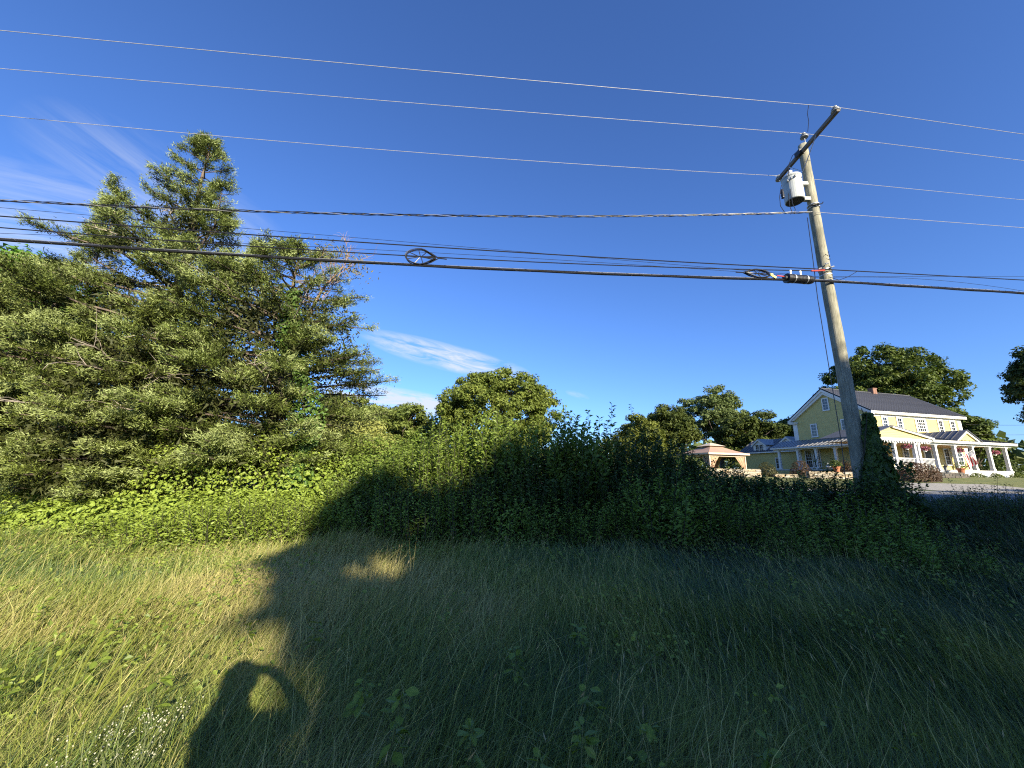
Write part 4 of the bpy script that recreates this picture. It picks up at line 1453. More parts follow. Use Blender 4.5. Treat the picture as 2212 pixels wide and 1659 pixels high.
wire('power_line', 'topmost pale power line, at the near end of the crossarm', spath(I1 + np.array([0, 0, 0.03]), [(0, 66), (560, 118), (1120, 172)], [(2212, 290)]), 0.0062, ALU)
wire('power_line', 'second pale power line from the top, at the pole top', spath(I2 + np.array([0, 0, 0.03]), [(0, 148), (560, 195), (1120, 241)], [(2212, 347)]), 0.0062, ALU)
wire('power_line', 'third pale power line from the top, passing the cedar tip', spath(I3 + np.array([0, 0, 0.03]), [(0, 249), (560, 302), (1120, 345)], [(2212, 432)]), 0.0062, ALU)
NE = onplane(1760, 458, (PX, PY - 0.18, 0), WY)
wire('neutral_wire', 'single pale wire leaving the pole to the right below the transformer', spath(NE, [], [(2212, 492)]), 0.0062, ALU)
trip = spath(NE, [(0, 432), (350, 450), (700, 461), (1100, 467), (1500, 464)], [])
c0 = trip[len(trip) // 2]
root = empty('twisted_cable', c0)
tag(root, 'black twisted service cable, fourth line down left of the pole', 'cable', 'overhead wires')
dense = []
for i in range(len(trip) - 1):
    for k in range(10):
        dense.append(trip[i] + (trip[i + 1] - trip[i]) * k / 10)
dist = np.concatenate([[0], np.cumsum([np.linalg.norm(dense[i + 1] - dense[i]) for i in range(len(dense) - 1)])])
for k in range(3):
    pp = []
    for q, s in zip(dense, dist):
        a = 2 * PI * s / 1.25 + k * 2.1
        pp.append(q - c0 + wnv * 0.018 * math.cos(a) + np.array([0, 0, 0.020 * math.sin(a)]))
    MB().tube(pp, 0.0105 if k else 0.0065, 5).build('conductor', BLACKP if k else GREYW, root)

CP = onplane(1775, 583, (PX, PY - 0.18, 0), WY)
wire('telecom_cable', 'upper black telephone cable crossing behind the hoops', spath(CP + np.array([0, 0, 0.02]), [(0, 468), (430, 497), (860, 529), (1400, 563)], [(2212, 605)]), 0.013, BLACKP, 'cable')
wire('telecom_cable', 'middle black telephone cable carrying the hoops', spath(CP - np.array([0, 0, 0.03]), [(0, 493), (430, 522), (860, 551), (1200, 569), (1600, 583)], []), 0.012, BLACKP, 'cable')
wire('thin_line', 'thinnest line, faint and farthest behind the telephone cables', spath(np.array([PX, PY + 0.2, CP[2] + 0.03]), [(0, 449), (480, 487), (900, 527), (1420, 567)], [(2212, 597)]), 0.0045, BLACKP)
wire('thin_line', 'thin line sagging down to the right behind the pole', spath(np.array([PX, PY + 0.2, CP[2]]), [(0, 503), (860, 545), (1400, 570)], [(1960, 601), (2212, 629)]), 0.0045, BLACKP)
BP = onplane(1778, 606, (PX, PY - 0.20, 0), WY)
bun = spath(BP, [(0, 517), (430, 545), (860, 570), (1300, 591), (1660, 605)], [(2212, 633)])
c0 = bun[len(bun) // 2]
root = empty('cable_bundle', c0)
tag(root, 'thick lashed bundle of telephone cables, lowest line of all', 'cable', 'overhead wires')
for k, (o1, o2, r) in enumerate(((0, 0.010, 0.016), (0.017, -0.016, 0.014), (-0.016, -0.017, 0.012), (0.003, 0.031, 0.006))):
    MB().tube([p - c0 + wnv * o1 + np.array([0, 0, o2 + 0.006 * math.sin(i * 1.7 + k)]) for i, p in enumerate(bun)], r, 6).build('cable', BLACKP if k < 3 else GALV, root)
mb = MB()
dense = []
for i in range(len(bun) - 1):
    for k in range(8):
        dense.append(bun[i] + (bun[i + 1] - bun[i]) * k / 8)
s = 0
for i in range(0, len(dense) - 1):
    a = i * 2.1
    mb.tube([dense[i] - c0 + wnv * 0.037 * math.cos(a) + np.array([0, 0, 0.037 * math.sin(a)]), dense[i] - c0 + wd * 0.06 + wnv * 0.037 * math.cos(a + 1.4) + np.array([0, 0, 0.037 * math.sin(a + 1.4)])], 0.0028, 3)
mb.build('lashing_wire', GALV, root)


def hoop(label, c, length, height, ang, tilt):
    """cable storage hoop: a teardrop rim with spokes and the stored cable round it"""
    root = empty('cable_hoop', c, WY)
    tag(root, label, 'cable hoop', 'cable storage hoops')
    rim = []
    for k in range(33):
        a = 2 * PI * k / 32
        x = math.cos(a) * length / 2
        z = math.sin(a) * height / 2 * (1.0 if math.cos(a) * tilt < 0 else (1 - 0.72 * abs(math.cos(a)) ** 1.5))
        rim.append((x, 0.03 * math.sin(a) * ang, z))
    MB().tube(rim, 0.016, 7, cap=False).build('rim', BLACKP, root)
    MB().tube([(x * 1.06, y - 0.03, z * 1.08) for x, y, z in rim], 0.011, 6, cap=False).build('cable_loop', BLACKP, root)
    MB().tube([(x * 1.02, y + 0.03, z * 1.14) for x, y, z in rim], 0.010, 6, cap=False).build('cable_loop', BLACKP, root)
    for a in (0.6, 1.25, 1.9, 2.6, 3.7, 4.35, 5.0, 5.7):
        k = int(a / (2 * PI) * 32)
        MB().tube([(-tilt * 0.0 + rim[k][0] * 0.2, 0, rim[k][2] * 0.12), rim[k]], 0.010, 5).build('spoke', BLACKP, root)
    MB().tube([(-length / 2, 0, 0), (length / 2, 0, 0)], 0.014, 6).build('centre_bar', BLACKP, root)
    for s_ in (-1, 1):
        MB().tube([(tilt * length * 0.1, 0.01, s_ * height * 0.47), (tilt * length * 0.35, 0.01, s_ * height * 0.30), (tilt * length * 0.62, 0.0, 0.0), (tilt * length * 0.9, 0.0, -0.01)], 0.012, 6).build('cable_tail', BLACKP, root)
    return root


hoop('round spoked cable hoop, far from the pole to the left', onplane(909, 555, CP, WY), 0.66, 0.40, 1, 1)
hoop('flattened cable hoop close to the black splice case', onplane(1636, 591, CP, WY), 0.66, 0.24, 1, -1)
# splice case
sc0 = onplane(1724, 603, BP, WY)
root = empty('splice_case', sc0, WY)
tag(root, 'black ribbed splice case hanging on the cables beside the pole', 'splice case')
prof = [(0.05, -0.42), (0.07, -0.40), (0.07, -0.34), (0.125, -0.33), (0.125, -0.24), (0.105, -0.23)]
for k in range(14):
    x = -0.22 + k * 0.04
    prof += [(0.112, x), (0.112, x + 0.02), (0.106, x + 0.024), (0.106, x + 0.036)]
prof += [(0.105, 0.35), (0.09, 0.40), (0.05, 0.42)]
MB().lathe((0, 0, 0), prof, 20, 'x').build('case_body', BLACKP, root)
for x in (-0.14, 0.20):
    MB().lathe((x, 0, 0), [(0.114, -0.012), (0.117, -0.010), (0.117, 0.010), (0.114, 0.012)], 20, 'x').build('band', GALV, root)
for x in (-0.20, 0.08):
    MB().box((x, -0.02, 0.155), (0.02, 0.006, 0.075)).build('hanger', GALV, root)
MB().tube([(-0.38, -0.03, 0.02), (-0.50, -0.03, 0.03), (-0.62, -0.03, 0.035)], 0.014, 6).build('red_sleeve', REDP, root)
MB().box((-0.70, -0.03, 0.0), (0.055, 0.012, 0.03), M=Matrix.Rotation(0.5, 3, 'Y')).build('cable_tag', YELP, root)
MB().box((-0.76, -0.03, 0.05), (0.035, 0.012, 0.03)).build('cable_tag', YELP, root)
# loose loop right of the pole
lp = [onplane(x, y, CP, WY) for x, y in ((1790, 598), (1812, 605), (1832, 598), (1852, 586))]
wire('drop_wire', 'short drooping wire loop just right of the pole', lp, 0.008, BLACKP, 'cable', None)
# far service wires reaching the house
for k, (pa, pb, lab) in enumerate((((2088, 917, 37.0), (2230, 911, 30.0), 'upper thin service wire between the house and the right edge'), ((2100, 938, 37.0), (2230, 932, 30.0), 'lower thin service wire between the house and the right edge'))):
    A, B = at(*pa), at(*pb)
    B2 = A + (B - A) * 2.2
    pts = [A + (B2 - A) * t / 12 + np.array([0, 0, -0.5 * math.sin(PI * t / 12)]) * 0.5 for t in range(13)]
    wire('service_wire', lab, pts, 0.012, BLACKP, 'wire', 'house service wires')

# ------------------------------------------------------------------ vine on the pole
rg = np.random.default_rng(91)
iv = empty('climbing_vine', (PX + 0.05, PY - 0.1, PZ))
tag(iv, 'dark leafy vine cloaking the foot of the utility pole', 'vine')
n = 6200
zt = rg.random(n) ** 1.15
a_ = rg.uniform(0, 2 * PI, n)
top_h = 3.35 - PZ
rad = (0.05 + 0.27 * (1 - zt) ** 0.8 + 0.55 * (1 - zt) ** 3) * (0.85 + 0.4 * np.sin(zt * 17 + a_ * 2) * rg.random(n)) * rg.random(n) ** 0.28
a = a_
cxo = 0.16 - 0.22 * (1 - zt) ** 3 + 0.10 * np.sin(zt * 6) * (1 - zt)
P = np.stack([cxo + np.cos(a) * rad * 1.05, -0.13 + np.sin(a) * rad * 0.95, zt * top_h - 0.2], -1)
ra = np.stack([np.cos(a), np.sin(a), np.full(n, 0.45)], -1)
N = nrm(ra + rg.normal(size=(n, 3)) * 0.35)
D = nrm(np.cross(N, rsph(rg, n)) * 0.5 + np.array([0, 0, -0.9]) + ra * 0.25)
LL = rg.uniform(0.08, 0.155, n)
leaves('foliage', P, D, N, LL, LL * 0.8, mixc((0.030, 0.065, 0.014), (0.14, 0.20, 0.036), rg.random(n)), LEAF, iv)
mb = MB()
for k in range(10):
    a0_ = rg.uniform(0, 2 * PI)
    mb.tube([(0.0 + math.cos(a0_ + j * 0.3) * (0.20 + 0.25 * (1 - j / 8) * rg.random()), math.sin(a0_ + j * 0.3) * 0.2, j / 8 * top_h * rg.uniform(0.85, 1.0)) for j in range(9)], 0.010, 4)
mb.build('stem', DARKSTEM, iv)
for k in range(7):      # long arching tips
    a0_ = rg.uniform(-2.5, 0.8)
    z0 = rg.uniform(0.5, 2.0)
    sp = [(0.3 + math.cos(a0_) * t * 0.55, math.sin(a0_) * t * 0.5, z0 + 0.25 * t - 0.35 * t * t) for t in np.linspace(0, 1, 6)]
    tb = MB().tube(sp, 0.006, 4).build('runner', DARKSTEM, iv)
    q = np.array(sp)[rg.integers(1, 6, 26)] + rg.normal(size=(26, 3)) * 0.05
    leaves('leaf_cluster', q, rsph(rg, 26) + np.array([0, 0, -0.8]), nrm(rg.normal(size=(26, 3)) * 0.5 + np.array([0, -0.5, 0.7])), 0.11, 0.085, mixc((0.035, 0.065, 0.016), (0.10, 0.15, 0.03), rg.random(26)), LEAF, tb)

# ------------------------------------------------------------------ the yellow house (local: u along the front, w to the back, z up)
HX, HY, HYAW = 34.19, 36.2, 0.24
house = empty('yellow_house', (HX, HY, 0), HYAW)
tag(house, 'yellow clapboard farmhouse with white trim, grey metal roof and wraparound porch', 'house')
ZE, ZR, LU, WW = 7.91, 10.88, 12.93, 8.6
U0, U1, W0, W1 = 0.30, 12.63, 0.35, 8.25
BASE = 1.2


def hw(u, w):
    return HX + math.cos(HYAW) * u - math.sin(HYAW) * w, HY + math.sin(HYAW) * u + math.cos(HYAW) * w


def clap(mb, axis, fixed, out, z0, z1, lo, hi, expo=0.115, proud=0.016):
    """lapped boards on a wall; axis 'u' wall runs along u at w=fixed, else along w at u=fixed; lo/hi give the ends at a height"""
    z = z0
    while z < z1 - 0.01:
        zt = min(z + expo, z1)
        a0, b0, a1, b1 = lo(z), hi(z), lo(zt), hi(zt)
        if b0 - a0 > 0.03 and b1 - a1 > 0.0:
            p = fixed + out * proud
            q = fixed
            if axis == 'u':
                V = [(a0, p, z), (b0, p, z), (b1, q, zt), (a1, q, zt), (a0, q, z), (b0, q, z)]
            else:
                V = [(p, a0, z), (p, b0, z), (q, b1, zt), (q, a1, zt), (q, a0, z), (q, b0, z)]
            mb.add(V, [(0, 1, 2, 3), (4, 5, 1, 0)])
        z = zt


slope = (ZR - ZE) / (WW / 2)


def roofz(w):
    return ZE + slope * min(w, WW - w)


WT = 7.72
mb = MB()        # wall core: closed box with gable ends
poly = [(U0 + 0.02, W0 + 0.02, BASE), (U0 + 0.02, W1 - 0.02, BASE), (U0 + 0.02, W1 - 0.02, roofz(W1) - 0.12), (U0 + 0.02, WW / 2, ZR - 0.12), (U0 + 0.02, W0 + 0.02, roofz(W0) - 0.12)]
mb.prism(poly, (U1 - U0 - 0.04, 0, 0))
mb.build('wall', YELLOW, house)
mb = MB()
clap(mb, 'w', U0, -1, 2.3, ZR - 0.2, lambda z: W0 + 0.35 if z < 7.6 else max(W0 + 0.35, (z + 0.12 - ZE) / slope + 0.1), lambda z: W1 - 0.35 if z < 7.6 else min(W1 - 0.35, WW - (z + 0.12 - ZE) / slope - 0.1))
mb.build('clapboard_siding', YELLOW, house)
mb = MB()
clap(mb, 'u', W0, -1, 2.4, 7.45, lambda z: U0 + 0.45, lambda z: U1 - 0.45)
mb.build('clapboard_siding', YELLOW, house)
mb = MB()
mb.bb(U0 - 0.035, U0 + 0.48, W0 - 0.035, W0 + 0.48, 2.3, 7.42)
mb.bb(U0 - 0.06, U0 + 0.50, W0 - 0.06, W0 + 0.50, 7.42, 7.55)
mb.build('corner_board', WHITE, house)
mb = MB()
mb.bb(U0 - 0.035, U0 + 0.48, W1 - 0.48, W1 + 0.035, 2.3, 7.42)
mb.bb(U0 - 0.06, U0 + 0.50, W1 - 0.50, W1 + 0.06, 7.42, 7.55)
mb.build('corner_board', WHITE, house)
mb = MB()
mb.bb(U1 - 0.48, U1 + 0.035, W0 - 0.035, W0 + 0.48, 2.3, 7.45)
mb.build('corner_board', WHITE, house)
MB().bb(U0 - 0.03, U1 + 0.03, W0 - 0.03, W0 + 0.05, 7.48, 7.74).build('frieze', WHITE, house)
MB().bb(-0.02, LU + 0.02, -0.04, W0 - 0.032, 7.66, 7.90).build('fascia', WHITE, house)
MB().bb(-0.02, LU + 0.02, WW - 0.3, WW + 0.04, 7.66, 7.90).build('fascia', WHITE, house)
for sgn in (0, 1):       # rake boards and the returns of the eaves on the near gable
    f = (lambda w: w) if sgn == 0 else (lambda w: WW - w)
    mb = MB()
    p0, p1 = (f(-0.02), ZE - 0.02), (f(WW / 2), ZR - 0.02)
    mb.prism([(-0.03, p0[0], p0[1] - 0.05), (-0.03, p1[0], p1[1] - 0.05), (-0.03, p1[0], p1[1] - 0.29), (-0.03, p0[0], p0[1] - 0.25)], (0.10, 0, 0))
    mb.prism([(0.075, f(0.25), roofz(0.25) - 0.22), (0.075, p1[0], p1[1] - 0.24), (0.075, p1[0], p1[1] - 0.60), (0.075, f(0.62), roofz(0.25) - 0.20)], (0.20, 0, 0))
    mb.build('rake_board', WHITE, house)
    mb = MB()
    mb.bb(-0.02, U0 + 0.06, min(f(-0.04), f(0.95)), max(f(-0.04), f(0.95)), 7.56, 7.66)
    mb.bb(0.06, U0 + 0.05, min(f(0.05), f(0.90)), max(f(0.05), f(0.90)), 7.46, 7.56)
    mb.build('eave_return', WHITE, house)


def panel_mesh(name, length, pitch, width):
    """one standing seam roof panel: flat tray with a raised seam; local x across, y up the slope"""
    mb = MB()
    mb.bb(0, width, 0, length, -0.02, 0.0)
    mb.bb(-0.014, 0.014, 0, length, -0.015, 0.040)
    return mb.mesh(name)


def roof_slope(parent, p_eave, along, upv, length, width, count, mt, name='roof_panel'):
    """count panels from p_eave along a direction; upv is the unit vector up the slope"""
    along = Vector(along).normalized()
    upv = Vector(upv).normalized()
    nz = along.cross(upv).normalized()
    me = panel_mesh(name, length, 0, width)
    me.materials.append(mt)
    rot = Matrix((along, upv, nz)).transposed().to_euler()
    for i in range(count):
        o = bpy.data.objects.new(name, me)
        col.objects.link(o)
        o.parent = parent
        o.location = Vector(p_eave) + along * width * i
        o.rotation_euler = rot


sl = math.hypot(WW / 2 + 0.05, slope * (WW / 2 + 0.05))
roof_slope(house, (-0.05, -0.06, ZE - 0.03 + 0.06), (1, 0, 0), (0, 1, slope), sl, (LU + 0.1) / 32, 32, ROOF)
roof_slope(house, (LU + 0.05, WW + 0.06, ZE - 0.03 + 0.06), (-1, 0, 0), (0, -1, slope), sl, (LU + 0.1) / 32, 32, ROOF)
MB().bb(-0.05, LU + 0.05, WW / 2 - 0.10, WW / 2 + 0.10, ZR + 0.03, ZR + 0.09).build('ridge_cap', ROOF, house)
# chimney with real courses
ch = MB().bb(7.13, 7.67, 4.03, 4.57, 10.2, 11.34).build('chimney', BRICK, house)
bm_ = MB().bb(-0.128, 0.128, -0.012, 0.012, -0.040, 0.040).mesh('brick')
bm_.materials.append(BRICK)
for k in range(10):
    for (side, n2) in ((0, 2), (1, 2)):
        for j in range(n2):
            o = bpy.data.objects.new('brick', bm_)
            col.objects.link(o)
            o.parent = ch
            q = 0.135 + 0.27 * j
            if side == 0:
                o.location = (7.13 + q, 4.025, 10.42 + k * 0.092)
            else:
                o.location = (7.125, 4.03 + q, 10.42 + k * 0.092)
                o.rotation_euler = (0, 0, PI / 2)
MB().bb(7.08, 7.72, 3.98, 4.62, 11.34, 11.42).build('chimney_cap', BRICK, ch)


def window(axis, fixed, out, c, zc, w, h, cols=2, rows=4, trim=0.11, parent=house, glass=GLASS, name='window', thin=1.0):
    """sash window: casing, pane, bars and sill; c is the centre along the wall, w and h the glass size"""
    def bb(mb, a0, a1, d0, d1, z0, z1):
        lo, hi = sorted((fixed + out * d0, fixed + out * d1))
        if axis == 'u':
            mb.bb(a0, a1, lo, hi, z0, z1)
        else:
            mb.bb(lo, hi, a0, a1, z0, z1)
    a0, a1, z0, z1 = c - w / 2, c + w / 2, zc - h / 2, zc + h / 2
    mb = MB()
    bb(mb, a0 - trim, a0, 0.005, 0.055, z0 - trim * 0.6, z1 + trim)
    bb(mb, a1, a1 + trim, 0.005, 0.055, z0 - trim * 0.6, z1 + trim)
    bb(mb, a0, a1, 0.005, 0.055, z1, z1 + trim)
    bb(mb, a0, a1, 0.005, 0.055, z0 - trim * 0.6, z0)
    o = mb.build(name, WHITE, parent)
    mb = MB()
    bb(mb, a0, a1, 0.018, 0.024, z0, z1)
    mb.build('pane', glass, o)
    mb = MB()
    t = 0.011 * thin
    for i in range(1, cols):
        x = a0 + w * i / cols
        bb(mb, x - t, x + t, 0.026, 0.038, z0, z1)
    for j in range(1, rows):
        z = z0 + h * j / rows
        tt = t * (2.0 if j == rows // 2 else 1)
        bb(mb, a0, a1, 0.0265, 0.0375 if j != rows // 2 else 0.042, z - tt, z + tt)
    mb.build('sash_bar', WHITE, o)
    mb = MB()
    bb(mb, a0 - trim - 0.03, a1 + trim + 0.03, 0.005, 0.09, z0 - trim * 0.6 - 0.05, z0 - trim * 0.6 - 0.002)
    mb.build('sill', WHITE, o)
    return o


window('w', U0 - 0.015, -1, 4.28, 9.20, 0.50, 1.15, 2, 4)
window('w', U0 - 0.015, -1, 5.90, 6.58, 0.50, 1.24, 2, 4)
window('w', U0 - 0.015, -1, 2.70, 6.72, 0.50, 1.24, 2, 4)
for (u, w) in ((2.02, 0.48), (3.96, 0.48), (9.57, 0.46), (11.30, 0.46)):
    window('u', W0 - 0.015, -1, u, 6.80, w, 1.14, 2, 4, 0.16)
for uu in (6.53, 7.07):
    window('u', W0 - 0.015, -1, uu, 6.80, 0.48, 1.12, 2, 4, 0.055, thin=2.4)
MB().bb(6.05, 6.23, W0 - 0.075, W0 - 0.02, 6.10, 7.48).build('window_trim', WHITE, house)
MB().bb(7.37, 7.55, W0 - 0.075, W0 - 0.02, 6.10, 7.48).build('window_trim', WHITE, house)
# ground floor behind the porches
for u in (1.0, 3.95, 9.5, 11.3):
    window('u', W0 - 0.015, -1, u, 3.82, 0.62, 1.50, 2, 4, 0.12)
dr = MB().bb(6.45, 7.25, W0 - 0.07, W0 - 0.02, 2.46, 4.62).build('door', DOORM, house)
MB().bb(6.52, 7.18, W0 - 0.085, W0 - 0.072, 2.56, 3.45).build('door_panel', SCREEN, dr)
MB().lathe((6.55, W0 - 0.10, 3.5), [(0.01, 0), (0.03, 0.01), (0.03, 0.03), (0.01, 0.04)], 8).build('door_handle', GALV, dr)
mb = MB()
mb.bb(6.30, 6.445, W0 - 0.08, W0 - 0.02, 2.44, 4.78)
mb.bb(7.255, 7.40, W0 - 0.08, W0 - 0.02, 2.44, 4.78)
mb.bb(6.445, 7.255, W0 - 0.08, W0 - 0.02, 4.63, 4.78)
mb.build('door_frame', WHITE, dr)
# french doors under the side porch
for w in (6.95, 6.05):
    window('w', U0 - 0.015, -1, w, 3.55, 0.62, 1.75, 3, 5, 0.10, name='glazed_door')
    MB().bb(U0 - 0.05, U0 - 0.02, w - 0.3, w + 0.3, 2.46, 2.60).build('door_panel', WHITE, house)

# --- front porch
FZ, CZ, PW = 2.42, 4.51, -3.40
MB().bb(-5.7, 10.25, PW - 0.20, W0 - 0.1, FZ - 0.12, FZ).build('porch_floor', FLOORW, house)
MB().bb(0.9, 10.20, PW - 0.16, PW - 0.06, 1.30, FZ - 0.125).build('porch_skirt', WHITE, house)
MB().bb(10.08, 10.20, PW - 0.055, W0 - 0.1, 1.30, FZ - 0.125).build('porch_skirt', WHITE, house)
MB().bb(-5.6, 10.9, PW - 0.10, PW + 0.10, CZ + 0.002, 4.74).build('porch_beam', WHITE, house)
MB().bb(-5.6, 10.9, PW + 0.105, W0 - 0.02, 4.66, 4.70).build('porch_ceiling', WOOD_IN, house)
MB().bb(0.55, 11.15, PW - 0.42, PW - 0.34, 4.66, 4.86).build('porch_fascia', WHITE, house)
MB().bb(0.55, 11.1, PW - 0.335, PW - 0.105, 4.70, 4.74).build('porch_soffit', WHITE, house)


def column(u, w, wid=0.11, z0=FZ, z1=CZ, shared={}):
    key = (wid, z0, z1)
    if key not in shared:
        mb = MB()
        h = z1 - z0
        mb.bb(-wid, wid, -wid, wid, 0.16, h - 0.14)
        mb.bb(-wid - 0.03, wid + 0.03, -wid - 0.03, wid + 0.03, 0.003, 0.16)
        mb.bb(-wid - 0.025, wid + 0.025, -wid - 0.025, wid + 0.025, h - 0.14, h - 0.06)
        mb.bb(-wid - 0.055, wid + 0.055, -wid - 0.055, wid + 0.055, h - 0.06, h)
        me = mb.mesh('column')
        me.materials.append(WHITE)
        shared[key] = me
    o = bpy.data.objects.new('column', shared[key])
    col.objects.link(o)
    o.parent = house
    o.location = (u, w, z0)


for u in (-5.45, -3.5, -1.22, -0.80, 1.19, 3.55, 5.75, 7.92, 10.09):
    column(u, PW)
column(10.09, 0.05)
# shed roof of the porch
run = 0.35 - (PW - 0.45)
rise = 5.82 - 4.87
roof_slope(house, (0.55, PW - 0.45, 4.89), (1, 0, 0), (0, run, rise), math.hypot(run, rise), 10.62 / 24, 24, ROOF)
# left pediment over the steps
PB = 4.72
ped = MB().prism([(-6.3, PW - 0.25, PB), (0.42, PW - 0.25, PB), (0.42, PW - 0.25, 5.0), (-3.85, PW - 0.25, 5.80), (-6.3, PW - 0.25, 5.02)], (0, 0.30, 0)).build('pediment', YELLOW, house)
mb = MB()
clap(mb, 'u', PW - 0.252, -1, PB + 0.16, 5.75, lambda z: -6.3 if z < 5.02 else -6.3 + (z - 5.02) / 0.78 * 2.45, lambda z: 0.42 if z < 5.0 else 0.42 - (z - 5.0) / 0.80 * 4.27, 0.14, 0.02)
mb.build('clapboard_siding', YELLOW, ped)
MB().bb(-6.35, 0.50, PW - 0.34, PW - 0.275, PB - 0.06, PB + 0.14).build('pediment_trim', WHITE, ped)
mb = MB()
for k in range(22):
    mb.bb(-6.2 + k * 0.30, -6.2 + k * 0.30 + 0.15, PW - 0.33, PW - 0.255, PB - 0.16, PB - 0.062)
mb.build('dentil', WHITE, ped)
MB().prism([(-3.85, PW - 0.45, 5.82), (0.70, PW - 0.45, 4.96), (0.70, PW - 0.45, 5.03), (-3.85, PW - 0.45, 5.90)], (0, 4.1, 0)).build('pediment_roof', ROOF, ped)
MB().prism([(-3.85, PW - 0.45, 5.82), (-6.55, PW - 0.45, 4.93), (-6.55, PW - 0.45, 5.00), (-3.85, PW - 0.45, 5.90)], (0, 4.1, 0)).build('pediment_roof', ROOF, ped)
MB().prism([(-3.85, PW - 0.44, 5.815), (0.70, PW - 0.44, 4.955), (0.70, PW - 0.44, 4.84), (-3.85, PW - 0.44, 5.70)], (0, 0.10, 0)).build('rake_board', WHITE, ped)
# right pediment, a gable on the porch roof
ped = MB().prism([(3.50, PW - 0.30, 4.88), (6.28, PW - 0.30, 4.88), (4.86, PW - 0.30, 5.72)], (0, 0.25, 0)).build('pediment', YELLOW, house)
MB().prism([(4.86, PW - 0.42, 5.76), (3.30, PW - 0.42, 4.80), (3.30, PW - 0.42, 4.72), (3.42, PW - 0.42, 4.72), (4.86, PW - 0.42, 5.62)], (0, 0.10, 0)).build('rake_board', WHITE, ped)
MB().prism([(4.86, PW - 0.42, 5.76), (6.48, PW - 0.42, 4.80), (6.48, PW - 0.42, 4.72), (6.36, PW - 0.42, 4.72), (4.86, PW - 0.42, 5.62)], (0, 0.10, 0)).build('rake_board', WHITE, ped)
for (ex, along) in ((3.20, 1), (6.58, -1)):
    dx, dz = 4.86 - ex, 5.86 - 4.82
    ln = math.hypot(dx, dz)
    if along > 0:
        roof_slope(ped, (ex, PW - 0.46 + 3.6, 4.84), (0, -1, 0), (dx, 0, dz), ln, 0.45, 8, ROOF)
    else:
        roof_slope(ped, (ex, PW - 0.46, 4.84), (0, 1, 0), (dx, 0, dz), ln, 0.45, 8, ROOF)
# railing
mb = MB()
mb.bb(-5.4, 0.9, PW - 0.03, PW + 0.03, 3.24, 3.30)
mb.bb(-5.4, 0.9, PW - 0.02, PW + 0.02, 2.54, 2.59)
rail = mb.build('railing', WHITE, house)
pm = MB().bb(-0.018, 0.018, -0.016, 0.016, 0, 0.65).mesh('picket')
pm.materials.append(WHITE)
for k in range(44):
    o = bpy.data.objects.new('picket', pm)
    col.objects.link(o)
    o.parent = rail
    o.location = (-5.32 + k * 0.142, PW, 2.59)
# --- side porch
SU = -1.32
MB().bb(SU - 0.2, U0 - 0.06, -0.4, 9.6, FZ - 0.12, FZ - 0.003).build('porch_floor', FLOORW, house)
MB().bb(SU - 0.10, SU + 0.10, -0.6, 9.7, CZ + 0.002, 4.70).build('porch_beam', WHITE, house)
MB().bb(SU + 0.105, U0 - 0.03, -0.6, 9.7, 4.655, 4.69).build('porch_ceiling', WOOD_IN, house)
MB().bb(SU - 0.46, SU - 0.40, -0.7, 9.8, 4.64, 4.78).build('porch_fascia', WHITE, house)
for w in (0.9, 2.88, 4.81, 6.84, 9.1):
    column(SU, w, 0.105)
run, rise = (U0 - 0.04) - (SU - 0.48), 5.62 - 4.78
roof_slope(house, (SU - 0.48, 9.85, 4.80), (0, -1, 0), (run, 0, rise), math.hypot(run, rise), 10.6 / 25, 25, ROOF_LT)
# --- rear wing with two dormers
WG0, WG1, GU0, GU1 = 8.9, 17.6, 1.7, 6.7
wing = MB().prism([(GU0, WG0, BASE), (GU1, WG0, BASE), (GU1, WG0, 4.85), ((GU0 + GU1) / 2, WG0, 6.35), (GU0, WG0, 4.85)], (0, WG1 - WG0, 0)).build('rear_wing', YELLOW, house)
mb = MB()
clap(mb, 'w', GU0 - 0.004, -1, 2.0, 4.75, lambda z: WG0, lambda z: WG1)
mb.build('clapboard_siding', YELLOW, wing)
dxw, dzw = (GU1 - GU0) / 2 + 0.35, 6.42 - 4.66
roof_slope(wing, (GU0 - 0.35, WG1 + 0.2, 4.68), (0, -1, 0), (dxw, 0, dzw), math.hypot(dxw, dzw), 0.5, 18, ROOF)
roof_slope(wing, (GU1 + 0.35, WG0 - 0.2, 4.68), (0, 1, 0), (-dxw, 0, dzw), math.hypot(dxw, dzw), 0.5, 18, ROOF)
MB().bb(GU0 - 0.36, GU0 - 0.30, WG0, WG1 + 0.2, 4.52, 4.66).build('fascia', WHITE, wing)
for wc in (14.5, 10.5):
    hwid = 0.95
    d0 = MB().prism([(GU0 - 0.02, wc - hwid, 4.75), (GU0 - 0.02, wc + hwid, 4.75), (GU0 - 0.02, wc + hwid, 5.62), (GU0 - 0.02, wc, 6.28), (GU0 - 0.02, wc - hwid, 5.62)], (2.2, 0, 0)).build('dormer', WHITE, house)
    for q in (-0.30, 0.30):
        window('w', GU0 - 0.022, -1, wc + q, 5.20, 0.46, 0.78, 2, 3, 0.05, parent=d0)
    for sg in (-1, 1):
        MB().prism([(GU0 - 0.22, wc, 6.30), (GU0 - 0.22, wc + sg * (hwid + 0.18), 5.50), (GU0 - 0.22, wc + sg * (hwid + 0.18), 5.57), (GU0 - 0.22, wc, 6.38)], (2.6, 0, 0)).build('dormer_roof', ROOF_LT, d0)
        MB().prism([(GU0 - 0.24, wc, 6.29), (GU0 - 0.24, wc + sg * (hwid + 0.18), 5.49), (GU0 - 0.24, wc + sg * (hwid + 0.18), 5.36), (GU0 - 0.24, wc, 6.13)], (0.10, 0, 0)).build('rake_board', WHITE, d0)
window('w', GU0 - 0.02, -1, 12.0, 3.2, 0.6, 1.2, 2, 4, 0.1)

